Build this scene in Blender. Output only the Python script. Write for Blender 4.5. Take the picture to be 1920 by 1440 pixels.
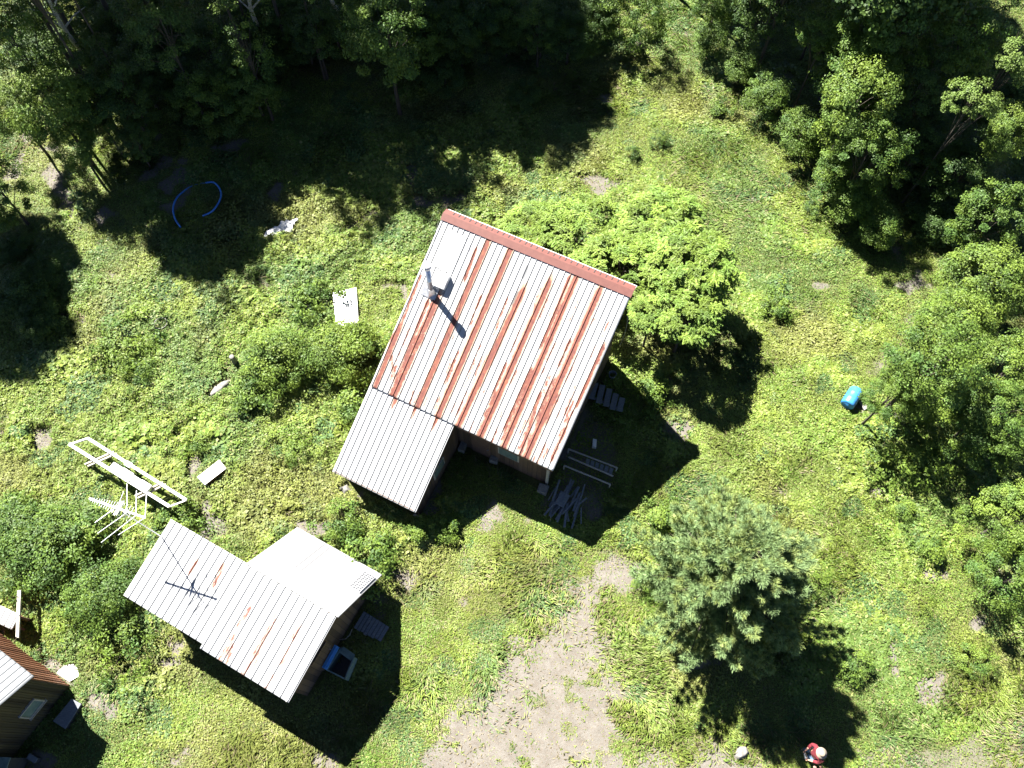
import bpy, math, random
import numpy as np
from mathutils import Vector, Matrix
R=math.radians
# ------------------------------------------------------------------ camera, sky, sun, exposure
F=1480.0; TILT=0.44586; HC=30.0            # focal length in photo pixels, tilt from straight down, height
SUNV=np.array([.528,-.669])                # horizontal travel of light per metre of height
sc=bpy.context.scene
for o in list(bpy.data.objects): bpy.data.objects.remove(o)
cam=bpy.data.cameras.new('camera'); co=bpy.data.objects.new('camera',cam); sc.collection.objects.link(co)
co.location=(0,0,HC); co.rotation_euler=(TILT,0,0); cam.sensor_width=36; cam.lens=36*F/1920; cam.clip_end=2000
sc.camera=co
w=bpy.data.worlds.new('World'); sc.world=w; w.use_nodes=True
nt=w.node_tree; bg=nt.nodes['Background']; sky=nt.nodes.new('ShaderNodeTexSky')
sky.sky_type='NISHITA'; sky.sun_disc=False; sky.sun_elevation=R(49.6); sky.sun_rotation=R(-38.3)
sky.altitude=200; sky.air_density=.28; sky.dust_density=0.1; sky.ozone_density=1.5
nt.links.new(sky.outputs[0],bg.inputs[0]); bg.inputs[1].default_value=0.05
sl=bpy.data.lights.new('sun','SUN'); sl.energy=5.0; sl.angle=R(.53); sl.color=(1,.965,.90)
so=bpy.data.objects.new('sun',sl); sc.collection.objects.link(so); so.location=(-20,25,40)
so.rotation_euler=Vector((SUNV[0],SUNV[1],-1)).to_track_quat('-Z','Y').to_euler()
sc.view_settings.view_transform='Standard'; sc.view_settings.look='None'; sc.view_settings.gamma=1
sc.view_settings.exposure=2.38; sc.view_settings.use_curve_mapping=False
sc.render.engine='CYCLES'; sc.cycles.max_bounces=6; sc.cycles.transparent_max_bounces=6

C=sc.collection
def W(px,py,h=0.0):
    """where a sight line through photo pixel (px,py) meets height h"""
    u=(px-960)/F; v=(720-py)/F
    d=(u, v*math.cos(TILT)+math.sin(TILT), v*math.sin(TILT)-math.cos(TILT))
    k=(h-HC)/d[2]; return np.array([d[0]*k,d[1]*k,h])
# ------------------------------------------------------------------ scene helpers
def tag(o,label=None,cat=None,group=None,kind=None):
    if label: o['label']=label
    if cat: o['category']=cat
    if group: o['group']=group
    if kind: o['kind']=kind
    return o
def empty(name,loc,rz=0,**k):
    o=bpy.data.objects.new(name,None); C.objects.link(o); o.location=loc; o.rotation_euler=(0,0,rz)
    o.empty_display_size=.2; tag(o,**k); return o
def link(name,me,parent=None,mats=()):
    o=bpy.data.objects.new(name,me); C.objects.link(o)
    if parent is not None: o.parent=parent
    for m in mats: me.materials.append(m)
    return o
class MB:
    def __init__(s): s.v=[]; s.f=[]
    def add(s,vs,fs):
        n=len(s.v); s.v+= [tuple(map(float,p)) for p in vs]; s.f+= [tuple(n+i for i in f) for f in fs]; return s
    def box(s,c,d,rz=0,M=None,bev=0):
        x,y,z=[q/2 for q in d]; a=math.cos(rz);b=math.sin(rz)
        P=[(sx*x,sy*y,sz*z) for sz in (-1,1) for sy in (-1,1) for sx in (-1,1)]
        if M is not None: P=[tuple(M@Vector(p)) for p in P]
        P=[(c[0]+p[0]*a-p[1]*b,c[1]+p[0]*b+p[1]*a,c[2]+p[2]) for p in P]
        return s.add(P,[(0,2,3,1),(4,5,7,6),(0,1,5,4),(2,6,7,3),(0,4,6,2),(1,3,7,5)])
    def bar(s,p,q,wd,th):
        """box beam from p to q, wd wide sideways, th thick"""
        p=Vector(p);q=Vector(q); d=(q-p); L=d.length; d.normalize()
        side=d.cross(Vector((0,0,1)))
        if side.length<1e-3: side=Vector((1,0,0))
        side.normalize(); up=side.cross(d)
        P=[]
        for e in (p,q):
            for a,b in ((-1,-1),(1,-1),(1,1),(-1,1)): P.append(e+side*(a*wd/2)+up*(b*th/2))
        return s.add(P,[(0,1,2,3),(7,6,5,4),(0,4,5,1),(1,5,6,2),(2,6,7,3),(3,7,4,0)])
    def tube(s,pts,r,n=8,closed=False,cap=True):
        pts=[Vector(p) for p in pts]; m=len(pts)
        rs=r if hasattr(r,'__len__') else [r]*m
        vs=[];ref=Vector((0,0,1))
        for i,p in enumerate(pts):
            a=pts[(i-1)%m] if (i or closed) else p; b=pts[(i+1)%m] if (i<m-1 or closed) else p
            d=(b-a).normalized(); sd=d.cross(ref)
            if sd.length<.05: sd=d.cross(Vector((1,0,0)))
            sd.normalize(); up=sd.cross(d)
            for k in range(n):
                t=2*math.pi*k/n; vs.append(p+sd*(rs[i]*math.cos(t))+up*(rs[i]*math.sin(t)))
        fs=[]
        for i in range(m if closed else m-1):
            j=(i+1)%m
            for k in range(n): l=(k+1)%n; fs.append((i*n+k,i*n+l,j*n+l,j*n+k))
        if cap and not closed: fs.append(tuple(range(n))[::-1]); fs.append(tuple((m-1)*n+k for k in range(n)))
        return s.add(vs,fs)
    def lathe(s,prof,c=(0,0,0),n=20,M=None):
        vs=[]
        for r,z in prof:
            for k in range(n):
                t=2*math.pi*k/n; p=Vector((r*math.cos(t),r*math.sin(t),z))
                if M is not None: p=M@p
                vs.append((c[0]+p[0],c[1]+p[1],c[2]+p[2]))
        fs=[(i*n+k,i*n+(k+1)%n,(i+1)*n+(k+1)%n,(i+1)*n+k) for i in range(len(prof)-1) for k in range(n)]
        fs.append(tuple(range(n))[::-1]); fs.append(tuple((len(prof)-1)*n+k for k in range(n)))
        return s.add(vs,fs)
    def prism(s,poly,z0,z1):
        n=len(poly); vs=[(p[0],p[1],z0) for p in poly]+[(p[0],p[1],z1) for p in poly]
        return s.add(vs,[tuple(range(n))[::-1],tuple(range(n,2*n))]+[(i,(i+1)%n,n+(i+1)%n,n+i) for i in range(n)])
    def build(s,name,mat,parent=None,bevel=0,smooth=False):
        me=bpy.data.meshes.new(name); me.from_pydata(s.v,[],s.f); me.update()
        o=link(name,me,parent,[mat])
        if smooth:
            for p in me.polygons: p.use_smooth=True
        if bevel:
            b=o.modifiers.new('b','BEVEL'); b.width=bevel; b.segments=2
        return o
def np_mesh(name,V,Fq,attrs=None,k=4):
    """V (n,3), Fq (m,k) ints"""
    me=bpy.data.meshes.new(name); V=np.asarray(V,np.float32); Fq=np.asarray(Fq,np.int32)
    me.vertices.add(len(V)); me.vertices.foreach_set('co',V.ravel())
    me.loops.add(Fq.size); me.loops.foreach_set('vertex_index',Fq.ravel())
    me.polygons.add(len(Fq)); me.polygons.foreach_set('loop_start',np.arange(len(Fq),dtype=np.int32)*k)
    me.update(calc_edges=True)
    for n,a in (attrs or {}).items():
        a=np.asarray(a,np.float32)
        if a.ndim==1:
            at=me.attributes.new(n,'FLOAT','POINT'); at.data.foreach_set('value',a)
        else:
            at=me.attributes.new(n,'FLOAT_COLOR','POINT')
            at.data.foreach_set('color',np.c_[a,np.ones(len(a),np.float32)].astype(np.float32).ravel())
    return me
_lat={}
def vn(x,y,scale,seed):
    """value noise 0..1"""
    if seed not in _lat: _lat[seed]=np.random.default_rng(seed).random((128,128))
    g=_lat[seed]; x=np.asarray(x)/scale+1000.; y=np.asarray(y)/scale+1000.
    i=np.floor(x).astype(int); j=np.floor(y).astype(int); a=x-i; b=y-j; a=a*a*(3-2*a); b=b*b*(3-2*b)
    q=lambda m,n:g[m%128,n%128]
    return (q(i,j)*(1-a)+q(i+1,j)*a)*(1-b)+(q(i,j+1)*(1-a)+q(i+1,j+1)*a)*b
def fbm(x,y,scale,seed,o=3):
    s=0;t=0
    for k in range(o): s=s+vn(x,y,scale/2**k,seed+k)*.5**k; t+=.5**k
    return s/t
def sstep(a,b,x): t=np.clip((x-a)/(b-a),0,1); return t*t*(3-2*t)
def polydist(x,y,poly):
    """signed distance, negative inside"""
    d=np.full(x.shape,1e9); ins=np.zeros(x.shape,bool); n=len(poly)
    for i in range(n):
        ax,ay=poly[i][:2]; bx,by=poly[(i+1)%n][:2]; ex,ey=bx-ax,by-ay
        t=np.clip(((x-ax)*ex+(y-ay)*ey)/(ex*ex+ey*ey+1e-9),0,1)
        d=np.minimum(d,np.hypot(x-ax-t*ex,y-ay-t*ey))
        c=((ay>y)!=(by>y))&(x<(bx-ax)*(y-ay)/(by-ay+1e-12)+ax); ins^=c
    return np.where(ins,-d,d)
# ------------------------------------------------------------------ materials
class NT:
    def __init__(s,name):
        s.m=bpy.data.materials.new(name); s.m.use_nodes=True; s.t=s.m.node_tree; s.p=s.t.nodes['Principled BSDF']; s.out=s.t.nodes['Material Output']
    def n(s,t,**k):
        q=s.t.nodes.new(t)
        for a,b in k.items(): setattr(q,a,b)
        return q
    def l(s,a,b): s.t.links.new(a,b)
    def coord(s,kind='Object',scale=(1,1,1),rot=(0,0,0)):
        c=s.n('ShaderNodeTexCoord'); m=s.n('ShaderNodeMapping'); m.inputs['Scale'].default_value=scale; m.inputs['Rotation'].default_value=rot
        s.l(c.outputs[kind],m.inputs[0]); return m.outputs[0]
    def noise(s,vec,scale,detail=4,rough=.6):
        q=s.n('ShaderNodeTexNoise'); q.inputs['Scale'].default_value=scale; q.inputs['Detail'].default_value=detail; q.inputs['Roughness'].default_value=rough
        if vec is not None: s.l(vec,q.inputs['Vector'])
        return q.outputs['Fac']
    def ramp(s,fac,stops,interp='LINEAR'):
        q=s.n('ShaderNodeValToRGB'); q.color_ramp.interpolation=interp; e=q.color_ramp.elements
        while len(e)<len(stops): e.new(.5)
        for i,(p,c) in enumerate(stops): e[i].position=p; e[i].color=(*c,1) if len(c)==3 else c
        s.l(fac,q.inputs[0]); return q.outputs[0]
    def mix(s,f,a,b,mode='MIX'):
        q=s.n('ShaderNodeMix',data_type='RGBA',blend_type=mode)
        for i,x in ((0,f),(6,a),(7,b)):
            if hasattr(x,'default_value'): s.l(x,q.inputs[i])
            elif i==0: q.inputs[0].default_value=x
            else: q.inputs[i].default_value=(*x,1)
        return q.outputs[2]
    def math(s,op,a,b=0):
        q=s.n('ShaderNodeMath',operation=op)
        for i,x in ((0,a),(1,b)):
            if hasattr(x,'default_value'): s.l(x,q.inputs[i])
            else: q.inputs[i].default_value=x
        return q.outputs[0]
    def attr(s,name,out='Fac'):
        q=s.n('ShaderNodeAttribute'); q.attribute_name=name; return q.outputs[out]
    def bump(s,h,st=.3,d=.02):
        q=s.n('ShaderNodeBump'); q.inputs['Strength'].default_value=st; q.inputs['Distance'].default_value=d; s.l(h,q.inputs['Height']); s.l(q.outputs[0],s.p.inputs['Normal'])
    def col(s,c,rough=.8,metal=0):
        if hasattr(c,'default_value'): s.l(c,s.p.inputs['Base Color'])
        else: s.p.inputs['Base Color'].default_value=(*c,1)
        s.p.inputs['Roughness'].default_value=rough; s.p.inputs['Metallic'].default_value=metal; return s.m
def simple(name,c1,c2,rough=.7,scale=6,metal=0,stretch=(1,1,1),bump=.25):
    q=NT(name); v=q.coord(scale=stretch); f=q.noise(v,scale,6,.65)
    q.bump(f,bump,.01); return q.col(q.ramp(f,[(.3,c1),(.7,c2)]),rough,metal)
def leafmat(name,trans=.22,gain=1.0,spec=.25):
    q=NT(name); c=q.attr('Col','Color')
    q.l(c,q.p.inputs['Base Color']); q.p.inputs['Roughness'].default_value=.55; q.p.inputs['Specular IOR Level'].default_value=spec
    t=q.n('ShaderNodeBsdfTranslucent'); tc=q.mix(.5,c,(.11,.16,.01),'MIX'); q.l(tc,t.inputs[0])
    mx=q.n('ShaderNodeMixShader'); mx.inputs[0].default_value=trans
    q.l(q.p.outputs[0],mx.inputs[1]); q.l(t.outputs[0],mx.inputs[2]); q.l(mx.outputs[0],q.out.inputs[0]); return q.m
M={}
M['leaf']=leafmat('foliage'); M['cover']=leafmat('ground_foliage',.18); M['needle']=leafmat('needles',.12)
M['bark']=simple('bark',(.03,.025,.02),(.08,.065,.05),.95,9,0,(1,1,.25),.6)
def birch():
    q=NT('birch_bark'); v=q.coord(scale=(1,1,3)); f=q.noise(v,5,5,.7)
    return q.col(q.ramp(f,[(.36,(.04,.035,.03)),(.46,(.42,.40,.36)),(1,(.6,.58,.53))]),.8)
M['birch']=birch()
def metal_roof(name,base,ridges=True):
    q=NT(name); v=q.coord(scale=(1,.08,1)); rust=q.attr('rust'); rib_shade_grime=q.attr('rib_shade_grime')
    f1=q.noise(v,14,8,.75); f2=q.noise(q.coord(scale=(1,.2,1)),5,6,.7); f3=q.noise(q.coord(scale=(1,.06,1)),34,4,.7)
    # rust where the stripe strength beats the noise
    g=q.math('ADD',q.math('MULTIPLY',q.math('SUBTRACT',f1,.5),1.5),q.math('MULTIPLY',q.math('SUBTRACT',f3,.5),.9)); g=q.math('ADD',g,q.math('ADD',q.math('MULTIPLY',q.math('SUBTRACT',f2,.5),.9),.5))
    k=q.math('SUBTRACT',rust,g); k=q.math('MULTIPLY',k,2.5); k=q.math('ADD',k,.55)
    k2=q.n('ShaderNodeClamp'); q.l(k,k2.inputs[0]); km=k2.outputs[0]
    rc=q.ramp(q.noise(q.coord(scale=(1,.3,1)),11,7,.7),[(.30,(.09,.032,.027)),(.46,(.135,.046,.036)),(.58,(.17,.058,.038)),(.74,(.27,.11,.05))])
    rc=q.mix(q.ramp(km,[(.35,(0,0,0)),(.95,(1,1,1))]),(.34,.17,.085),rc)
    bc=q.ramp(f2,[(.25,tuple(.82*c for c in base)),(.7,base)])
    bc=q.mix(q.ramp(f3,[(.60,(0,0,0)),(.68,(.55,.55,.55))]),bc,(.25,.245,.24))
    # light yellowish bleeding streaks next to the rust
    hl=q.math('MULTIPLY',q.math('SUBTRACT',q.math('ADD',q.attr('halo'),q.math('MULTIPLY',f3,.9)),.84),5); hc=q.n('ShaderNodeClamp'); q.l(hl,hc.inputs[0])
    bc=q.mix(q.math('MULTIPLY',hc.outputs[0],.75),bc,(.21,.125,.06))
    bc=q.mix(q.math('MULTIPLY',rib_shade_grime,.56),bc,(.05,.05,.055))  # rib shadow lines painted into the sheet colour, together with worn strips
    q.l(q.mix(km,bc,rc),q.p.inputs['Base Color'])
    q.l(q.math('ADD',q.math('MULTIPLY',km,.4),.42),q.p.inputs['Roughness']); q.p.inputs['Specular IOR Level'].default_value=.4
    q.bump(q.noise(q.coord(scale=(1,.3,1)),2.2,2,.5),.12,.03)
    return q.m
M['roof']=metal_roof('painted_white_roofing',(.44,.445,.45))
M['roof_grey']=metal_roof('grey_white_roofing',(.19,.20,.21))
M['red_cap']=simple('red_ridge_metal',(.115,.042,.034),(.15,.058,.046),.5,5,0,(1,1,1),.05)
def boards(name,c1,c2,c3,sp=.2,axis=0):
    q=NT(name); tc=q.coord(); sx=q.n('ShaderNodeSeparateXYZ'); q.l(tc,sx.inputs[0])
    u=q.math('DIVIDE',sx.outputs[axis],sp); fr=q.math('FRACT',u); fl=q.math('FLOOR',u)
    wn=q.n('ShaderNodeTexWhiteNoise',noise_dimensions='1D'); q.l(fl,wn.inputs['W'])
    st=(9,9,.9); f=q.noise(q.coord(scale=st),2.4,7,.7)
    g=q.math('ADD',q.math('MULTIPLY',wn.outputs[0],.5),q.math('MULTIPLY',f,.6))
    c=q.ramp(g,[(.25,c1),(.5,c2),(.8,c3)]); gap=q.math('LESS_THAN',fr,.06)
    q.bump(f,.5,.01)
    return q.col(q.mix(gap,c,(.01,.008,.006)),.9)
M['wall']=boards('rough_board_siding',(.055,.034,.022),(.10,.06,.036),(.15,.095,.058))
M['wall_y']=boards('rough_board_siding_side',(.055,.034,.022),(.10,.06,.036),(.15,.095,.058),axis=1)
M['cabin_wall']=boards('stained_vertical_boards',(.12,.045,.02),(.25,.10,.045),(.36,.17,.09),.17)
M['cabin_wall_shaded']=boards('stained_vertical_boards_shaded',(.028,.019,.011),(.05,.038,.02),(.085,.066,.03),.17,1)  # darker copy of the cabin boards, gable wall shade put into the colour
M['trim']=simple('weathered_trim',(.28,.25,.21),(.45,.42,.37),.8,12)
M['fascia']=simple('dark_fascia',(.09,.05,.035),(.15,.09,.06),.9,8)
M['white']=simple('white_paint',(.66,.66,.64),(.82,.82,.80),.55,7)
M['alu']=simple('dull_aluminium',(.55,.56,.57),(.72,.73,.74),.4,20,.35)
M['galv']=simple('galvanised_steel',(.42,.43,.45),(.62,.63,.65),.32,9,.8)
M['dark']=simple('dark_metal',(.03,.03,.032),(.07,.07,.07),.5,12)
M['greyw']=simple('silvered_wood',(.09,.105,.12),(.20,.215,.23),.85,7,0,(1,8,1))
M['slab']=simple('pale_slab',(.17,.165,.15),(.30,.285,.26),.9,5)
M['stone']=simple('grey_stone',(.11,.105,.10),(.25,.235,.21),.95,6,0,(1,1,1),.8)
M['blue']=simple('faded_blue_plastic',(.025,.17,.46),(.06,.27,.60),.4,3,0,(1,1,1),.1)
M['bluepaint']=simple('blue_painted_metal',(.05,.26,.62),(.12,.36,.72),.4,6)
M['bluehose']=simple('blue_hose_plastic',(.03,.17,.55),(.07,.26,.66),.4,6)
M['teal']=simple('green_grey_metal',(.10,.16,.15),(.2,.27,.25),.6,6)
M['glass']=simple('dusty_glass',(.12,.17,.16),(.20,.26,.24),.15,4)
M['tarp']=simple('white_tarp',(.66,.66,.66),(.80,.80,.80),.6,5,0,(1,1,1),.8)
M['panel']=simple('panel_cells',(.05,.055,.06),(.10,.10,.11),.3,12)
M['red']=simple('dark_red_cloth',(.11,.010,.016),(.19,.018,.028),.9,10,0,(1,1,1),.3)
M['skin']=simple('skin',(.45,.25,.17),(.55,.33,.23),.6,10)
M['hat']=simple('straw_hat',(.20,.16,.12),(.30,.25,.19),.85,30)
M['jeans']=simple('blue_jeans',(.05,.09,.16),(.09,.15,.25),.9,20)
M['cloth']=simple('white_cloth',(.62,.62,.60),(.75,.75,.73),.9,14)
M['hair']=simple('dark_hair',(.03,.02,.015),(.07,.05,.035),.7,30)
M['black']=simple('black_plastic',(.015,.015,.015),(.04,.04,.04),.5,20)
M['dead']=simple('dead_leaves',(.36,.12,.06),(.50,.22,.12),.9,10)
M['cable']=simple('black_cable',(.02,.02,.02),(.05,.05,.05),.6,10)

# ------------------------------------------------------------------ ground
def gp(l): return [W(x,y,0)[:2] for x,y in l]
DRIVE=gp([(780,1500),(825,1340),(885,1275),(970,1205),(1030,1135),(1065,1060),(1125,1005),(1215,1050),(1215,1110),(1165,1160),(1150,1240),(1165,1310),(1175,1400),(1440,1395),(1480,1500)])
PATCH=[gp(l) for l in (
 [(885,990),(925,940),(950,960),(940,985),(905,1010)],[(965,965),(990,975),(985,990)],
 [(1235,775),(1300,800),(1280,840),(1245,815)],[(55,1195),(95,1230),(140,1260),(150,1290),(120,1285),(80,1240)],
 [(150,1290),(230,1310),(210,1350),(160,1330)],[(1660,1190),(1690,1200),(1680,1260),(1655,1215)],[(1690,1140),(1725,1155),(1700,1165)],
 [(1590,1175),(1630,1180),(1600,1200)],[(1710,1270),(1770,1260),(1780,1320),(1720,1320)],[(190,500),(225,510),(215,535)],
 [(260,830),(320,832),(310,845),(270,845)],[(1820,1150),(1850,1155),(1825,1190)],[(730,1060),(780,1080),(775,1110),(745,1110)],[(842,1130),(880,1118),(870,1140)],
 [(1620,700),(1680,640),(1700,560),(1720,600),(1670,720)],[(1600,1400),(1780,1390),(1920,1330),(2000,1500),(1600,1500)],
 [(1080,330),(1180,340),(1130,365)],[(75,320),(95,310),(140,370),(150,430),(120,400)],[(1585,745),(1625,755),(1650,780),(1600,775)],[(540,965),(560,960),(550,975)],[(300,1185),(345,1205),(335,1225),(305,1210)],
 [(655,905),(690,915),(680,935),(640,915)])]
WEAK=[14,15]
SHADEPILE=gp([(1090,760),(1160,800),(1160,870),(1140,960),(1060,980),(1010,950),(1060,850)])
def dirt_mask(x,y):
    n=(fbm(x,y,1.1,11,4)-.5)*1.5; nf=(fbm(x,y,.35,31,2)-.5)
    d=sstep(.8,-1.2,polydist(x,y,DRIVE)+n+nf*.5)
    core=sstep(.3,-1.2,polydist(x,y,DRIVE)+n*.7); d=d*(1-(1-core)*.75*sstep(.42,.6,fbm(x,y,.75,611,3)))*(1-.55*sstep(.62,.72,fbm(x,y,.5,631,2)))
    # grass creeping into the northern half of the drive
    north=sstep(1.5,6.0,y); d=d*(1-north*.22*sstep(.35,.6,fbm(x,y,.9,71,3)))
    for i,p in enumerate(PATCH):
        k=.5 if i in WEAK else .8
        d=np.maximum(d,k*sstep(.25,-.3,polydist(x,y,p)+n*.45+nf*.5))
    d=np.maximum(d,.55*sstep(.3,-.3,polydist(x,y,SHADEPILE)+n*.4))
    # scattered thin spots
    d=np.maximum(d,.75*sstep(.70,.82,fbm(x,y,1.6,91,3)))
    return d
LUSH=[(300,700,4.0,.40),(150,600,3.5,.30),(560,560,2.6,.45),(500,900,4.,.45),(120,950,4.5,.50),(620,980,2.,.40),(560,400,2.5,.40),
 (700,420,2.5,.45),(1000,420,2.5,.35),(1480,240,2.5,.32),(1560,430,2.0,.25),(1650,860,2.0,.40),(1850,800,4.,.4),(1350,150,2.,.3),(820,330,3.,.45),
 (900,300,2.5,.3),(1750,1000,2.,.2),(560,760,2.,.4),(200,1180,2.,.3),(1250,950,1.4,.25),(1180,980,1.,.25),(1210,1080,.8,.2),(400,500,3.,.3),(760,1000,1.2,.35),(1200,720,2.,.3),(1400,900,1.5,.25)]
MOWN=gp([(760,1050),(930,950),(1100,1030),(1180,1060),(1230,1240),(1300,1400),(1500,1500),(200,1500),(260,1350),(350,1260),(500,1330),(640,1440),(740,1320)])
LW=[(W(a,b)[0],W(a,b)[1],r,h) for a,b,r,h in LUSH]
def height(x,y,dm):
    base=.07+.05*fbm(x,y,3,5,2)
    for a,b,r,h in LW: base=base+.36*h*np.exp(-((x-a)**2+(y-b)**2)/(2*r*r))*.8
    base=base*(1-.75*sstep(.4,-.6,polydist(x,y,MOWN)))+.02
    m=.55+.65*sstep(.35,.8,fbm(x,y,1.5,41,2))*(.4+.9*vn(x,y,.5,51))+.5*vn(x,y,.22,61)
    return base*m*(1-.85*dm)
def terrain(x,y): return (fbm(x,y,7,77,2)-.5)*.10*np.exp(-((np.abs(x)/40)**4))
def ground():
    fx=np.r_[-900,-300,-120,-70,-45,np.arange(-32,32.01,.14),45,70,120,300,900]
    fy=np.r_[-900,-300,-100,-40,-15,np.arange(-3,46.01,.14),60,90,150,400,900]
    X,Y=np.meshgrid(fx,fy); x=X.ravel(); y=Y.ravel(); dm=dirt_mask(x,y)
    z=terrain(x,y)+(fbm(x,y,.5,15,2)-.5)*.03
    z=np.where((np.abs(x)>44)|(y>59)|(y<-14),0,z)
    nx=len(fx);ny=len(fy); i,j=np.meshgrid(np.arange(nx-1),np.arange(ny-1)); a=(j*nx+i).ravel()
    me=np_mesh('ground',np.c_[x,y,z],np.c_[a,a+1,a+nx+1,a+nx],{'dirt':dm,'dry':fbm(x,y,2.5,201,3)})
    q=NT('soil_and_thatch'); d=q.attr('dirt'); v=q.coord()
    n1=q.noise(v,2.0,6,.7); n2=q.noise(v,11,6,.75); n3=q.noise(v,38,4,.8)
    grav=q.ramp(q.math('ADD',q.math('MULTIPLY',n3,.6),q.math('MULTIPLY',n1,.4)),[(.34,(.07,.06,.048)),(.47,(.132,.120,.103)),(.60,(.178,.167,.150)),(.75,(.24,.23,.21))])
    grav=q.mix(q.math('MULTIPLY',q.ramp(n2,[(.45,(0,0,0)),(.7,(1,1,1))]),.5),grav,(.14,.105,.078))
    th=q.ramp(q.math('ADD',q.math('MULTIPLY',n2,.5),q.math('MULTIPLY',n3,.5)),[(.33,(.035,.04,.014)),(.48,(.085,.095,.03)),(.60,(.14,.135,.055)),(.75,(.20,.165,.10))])
    q.l(q.mix(q.ramp(q.math('ADD',d,q.math('MULTIPLY',q.math('SUBTRACT',n2,.5),.5)),[(.3,(0,0,0)),(.6,(1,1,1))]),th,grav),q.p.inputs['Base Color'])
    q.p.inputs['Roughness'].default_value=.95; q.p.inputs['Specular IOR Level'].default_value=.1; q.bump(q.math('ADD',n2,n3),.6,.03)
    o=link('ground',me,None,[q.m]); tag(o,kind='structure'); return o
ground()
def leafquads(P,N,L,Wd,col,rng,fold=None):
    """rhombic leaves: centre P, normal N, length L, width Wd"""
    n=len(P); N=N/np.linalg.norm(N,axis=1,keepdims=True)
    a=rng.random(n)*6.283; h=np.c_[np.cos(a),np.sin(a),np.zeros(n)]
    T=h-N*(h*N).sum(1,keepdims=True); T/=np.linalg.norm(T,axis=1,keepdims=True)+1e-9; B=np.cross(N,T)
    L=L[:,None]/2; Wd=Wd[:,None]/2
    V=np.stack([P-T*L,P-B*Wd-T*L*.15,P+T*L,P+B*Wd-T*L*.15],1).reshape(-1,3)
    return V,np.arange(4*n).reshape(-1,4),np.repeat(col,4,0)
def inview(x,y,m=1.0):
    d=y*math.sin(TILT)+HC*math.cos(TILT); yc=(y*math.cos(TILT)-HC*math.sin(TILT))/d*F; xc=x/d*F
    e=m*F/d
    return (np.abs(xc)<960+e)&(np.abs(yc)<720+e)
PAL=np.array([(.118,.165,.030),(.150,.195,.032),(.084,.135,.028),(.066,.12,.034),(.18,.19,.065),(.10,.165,.024)])
def green(x,y,rng):
    n=len(x); a=fbm(x,y,2.8,301,3); b=fbm(x,y,1.1,401,3); c=vn(x,y,.45,501)
    k=np.zeros(n,int); r=rng.random(n)
    w=a+.35*(b-.5)+.25*(r-.5)
    k=np.where(w<.40,2,np.where(w<.50,0,np.where(w<.62,1,0)))
    k=np.where((b<.36)&(r<.7),3,k); k=np.where((b>.62)&(r<.45),5,k); k=np.where(r>.90,4,k)
    col=PAL[k]*(.86+.5*rng.random(n))[:,None]*(.86+.32*c)[:,None]
    dry=sstep(.52,.78,fbm(x,y,3.3,601,3))[:,None]*.55
    return col*(1-dry)+np.array([.19,.185,.055])*dry
GONE=[]   # footprints kept clear of plants
def clearmask(x,y):
    k=np.ones(len(x),bool)
    for p in GONE: k&=polydist(x,y,p)>0
    return k
GX0,GY0,GS=-29.,-2.5,.06
def make_grid():
    xs=np.arange(GX0,29,GS); ys=np.arange(GY0,39,GS); X,Y=np.meshgrid(xs,ys); x=X.ravel(); y=Y.ravel()
    dm=dirt_mask(x,y); h=height(x,y,dm).reshape(X.shape); gy,gx=np.gradient(h,GS); mw=sstep(.4,-.6,polydist(x,y,MOWN)).reshape(X.shape)
    return h,dm.reshape(X.shape),gx,gy,mw,clearmask(x,y).reshape(X.shape)
def look(A,x,y):
    i=((x-GX0)/GS+.5).astype(int); j=((y-GY0)/GS+.5).astype(int); return A[np.clip(j,0,A.shape[0]-1),np.clip(i,0,A.shape[1]-1)]
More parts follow.
